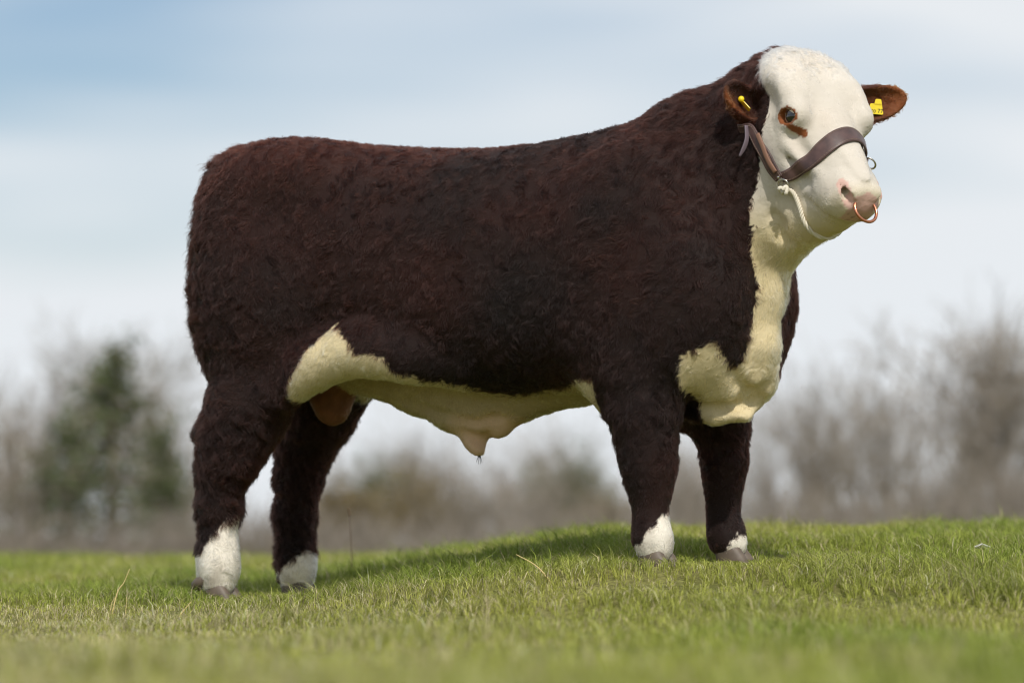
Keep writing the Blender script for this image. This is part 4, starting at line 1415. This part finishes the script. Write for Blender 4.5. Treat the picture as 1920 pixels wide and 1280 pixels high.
_tree_n = 0
def tree(name, kind, px, top, dist, rot, label, cat='tree', wide=1.0, grp='trees and scrub behind the pasture'):
    Y = dist - DIST
    x = (px - 960) * PX * dist / DIST
    zb = float(ground_z(np.array([x]), np.array([Y]))[0]) - .05
    h = CAM_Z + (HORIZON - top) * PX * dist / DIST - zb
    tr, cr_ = proto(kind)
    zmax = max(max(v.co.z for v in tr.vertices), max(v.co.z for v in cr_.vertices))
    s = h / zmax
    e = empty(name, (x, Y, zb)); e.rotation_euler = (0, 0, rot); e.scale = (s * wide, s * wide, s)
    tag(e, label, cat, grp)
    for nm_, d_ in (('trunk', tr), ('crown', cr_)):
        o = bpy.data.objects.new(nm_, d_); COL.objects.link(o); o.parent = e
if TREES:
    tree('evergreen_tree', ('conifer', 0), 212, 598, 38, .3, 'dark green pointed evergreen rising left of the rump', wide=1.15)
    tree('evergreen_tree', ('conifer', 1), 132, 770, 40, 1.3, 'lower dark evergreen at the foot of the pointed one, on its left', wide=1.3)
    tree('evergreen_tree', ('conifer', 1), 300, 790, 41, 2.4, 'lower dark evergreen close behind the bull hind leg', wide=1.2)
    tree('bare_tree', ('bare', 0), 30, 620, 44, .0, 'bare tree at the left edge of the picture', wide=1.1)
    tree('bare_tree', ('bare', 1), 110, 560, 52, 2.0, 'faint bare tree between the left edge and the pointed evergreen')
    tree('bare_tree', ('bare', 2), 300, 600, 50, 1.0, 'faint bare tree between the pointed evergreen and the rump')
    tree('thicket', ('thicket', 0), 20, 800, 40, .5, 'bare thicket at the bottom left edge', 'shrub', 1.3)
    tree('thicket', ('thicket', 1), 345, 800, 43, 1.2, 'brown thicket just behind the bull hocks on the left', 'shrub', 1.1)
    tree('scrub', ('scrub', 0), 640, 850, 42, .2, 'tawny scrub seen just right of the far hind leg', 'shrub', 1.3)
    tree('scrub', ('ivy', 0), 700, 790, 46, 1.7, 'dark green bush seen under the belly, nearest the hind legs', 'shrub', .7)
    tree('scrub', ('scrub', 1), 790, 830, 44, 2.9, 'tawny scrub seen under the sheath', 'shrub', 1.2)
    tree('thicket', ('thicket', 0), 880, 860, 40, 3.9, 'bare thicket seen under the middle of the belly', 'shrub', 1.2)
    tree('scrub', ('ivy', 1), 1075, 800, 47, .9, 'dark green bush seen just left of the near foreleg', 'shrub', .8)
    tree('scrub', ('scrub', 0), 1130, 880, 41, 4.4, 'yellowish scrub touching the near foreleg in view', 'shrub', 1.1)
    tree('thicket', ('thicket', 1), 990, 840, 45, 5.2, 'bare thicket between the sheath and the forelegs', 'shrub', 1.2)
    tree('thicket', ('thicket', 0), 1290, 800, 45, 2.2, 'bare thicket seen between the two forelegs', 'shrub', 1.2)
    R_ = [(1452, 660, 50, ('poles', 0), 'clump of upright bare saplings right behind the brisket'), (1515, 630, 44, ('poles', 1), 'clump of upright bare saplings second to the right of the brisket'),
          (1590, 650, 47, ('bare', 2), 'spreading bare tree below the muzzle'), (1650, 610, 45, ('poles', 2), 'clump of upright bare saplings in the middle of the right side'),
          (1725, 640, 50, ('poles', 0), 'faint clump of bare saplings right of the middle on the right side'),
          (1790, 560, 47, ('bare', 0), 'tall bare tree left of the darkest trees at right'), (1850, 500, 41, ('poles', 1), 'tall dark bare saplings near the right edge'),
          (1910, 540, 39, ('bare', 1), 'dark bare tree cut by the right edge')]
    for i, (px, top, ds_, kd, lb) in enumerate(R_):
        tree('bare_tree', kd, px, top, ds_, i * 1.7, lb, wide=1.0 + .15 * (i % 3))
    T_ = [(1455, 860, 43, 'low bare thicket against the far foreleg on its right'), (1585, 880, 42, 'low bare thicket left of the middle on the right side'),
          (1700, 890, 41, 'low bare thicket right of the middle on the right side'), (1815, 830, 40, 'dense brown thicket near the right edge'), (1900, 800, 38, 'dense brown thicket at the right edge')]
    for i, (px, top, ds_, lb) in enumerate(T_):
        tree('thicket', ('thicket', i % 2), px, top, ds_, i * 2.1, lb, 'shrub', 1.3)
    for i, (px, top, lb) in enumerate(((665, 760, 'faint bare saplings seen just right of the far hind leg'), (770, 740, 'faint bare saplings seen behind the sheath'), (860, 790, 'faint bare saplings under the lowest point of the belly'),
                                       (960, 740, 'faint bare saplings seen under the front of the belly'), (1060, 730, 'faint bare saplings seen close to the near foreleg'), (1295, 760, 'faint bare saplings seen between the forelegs'),
                                       (60, 640, 'upright bare saplings left of the pointed evergreen'), (340, 690, 'upright bare saplings touching the rump in view'))):
        tree('sapling_clump', ('poles', i % 3), px, top, 54 + i % 3, i * 1.9, lb, wide=1.25)
    # low brown hedge along the far side
    rng = np.random.RandomState(77)
    segs = []
    for _ in range(9000):
        x = rng.uniform(-9, 9.5); Y = 27 + rng.randn() * .5 + 0.0
        zz = -.1; hh = .25 + .55 * rng.rand() + .25 * math.sin(x * 1.7) * rng.rand()
        if x > 1.5: hh *= 1.35
        d_ = unit(rng.randn(3) * .5 + np.array((0, 0, 1)))
        a0 = np.array((x, Y, zz)); segs.append((a0, a0 + d_ * hh, .009, .003))
    hg = link('hedge', mesh_np('hedge', *prisms(segs, 3), smooth=False), None, TWIG)
    tag(hg, 'low leafless brown hedge along the far edge of the pasture', 'hedge', kind='stuff')
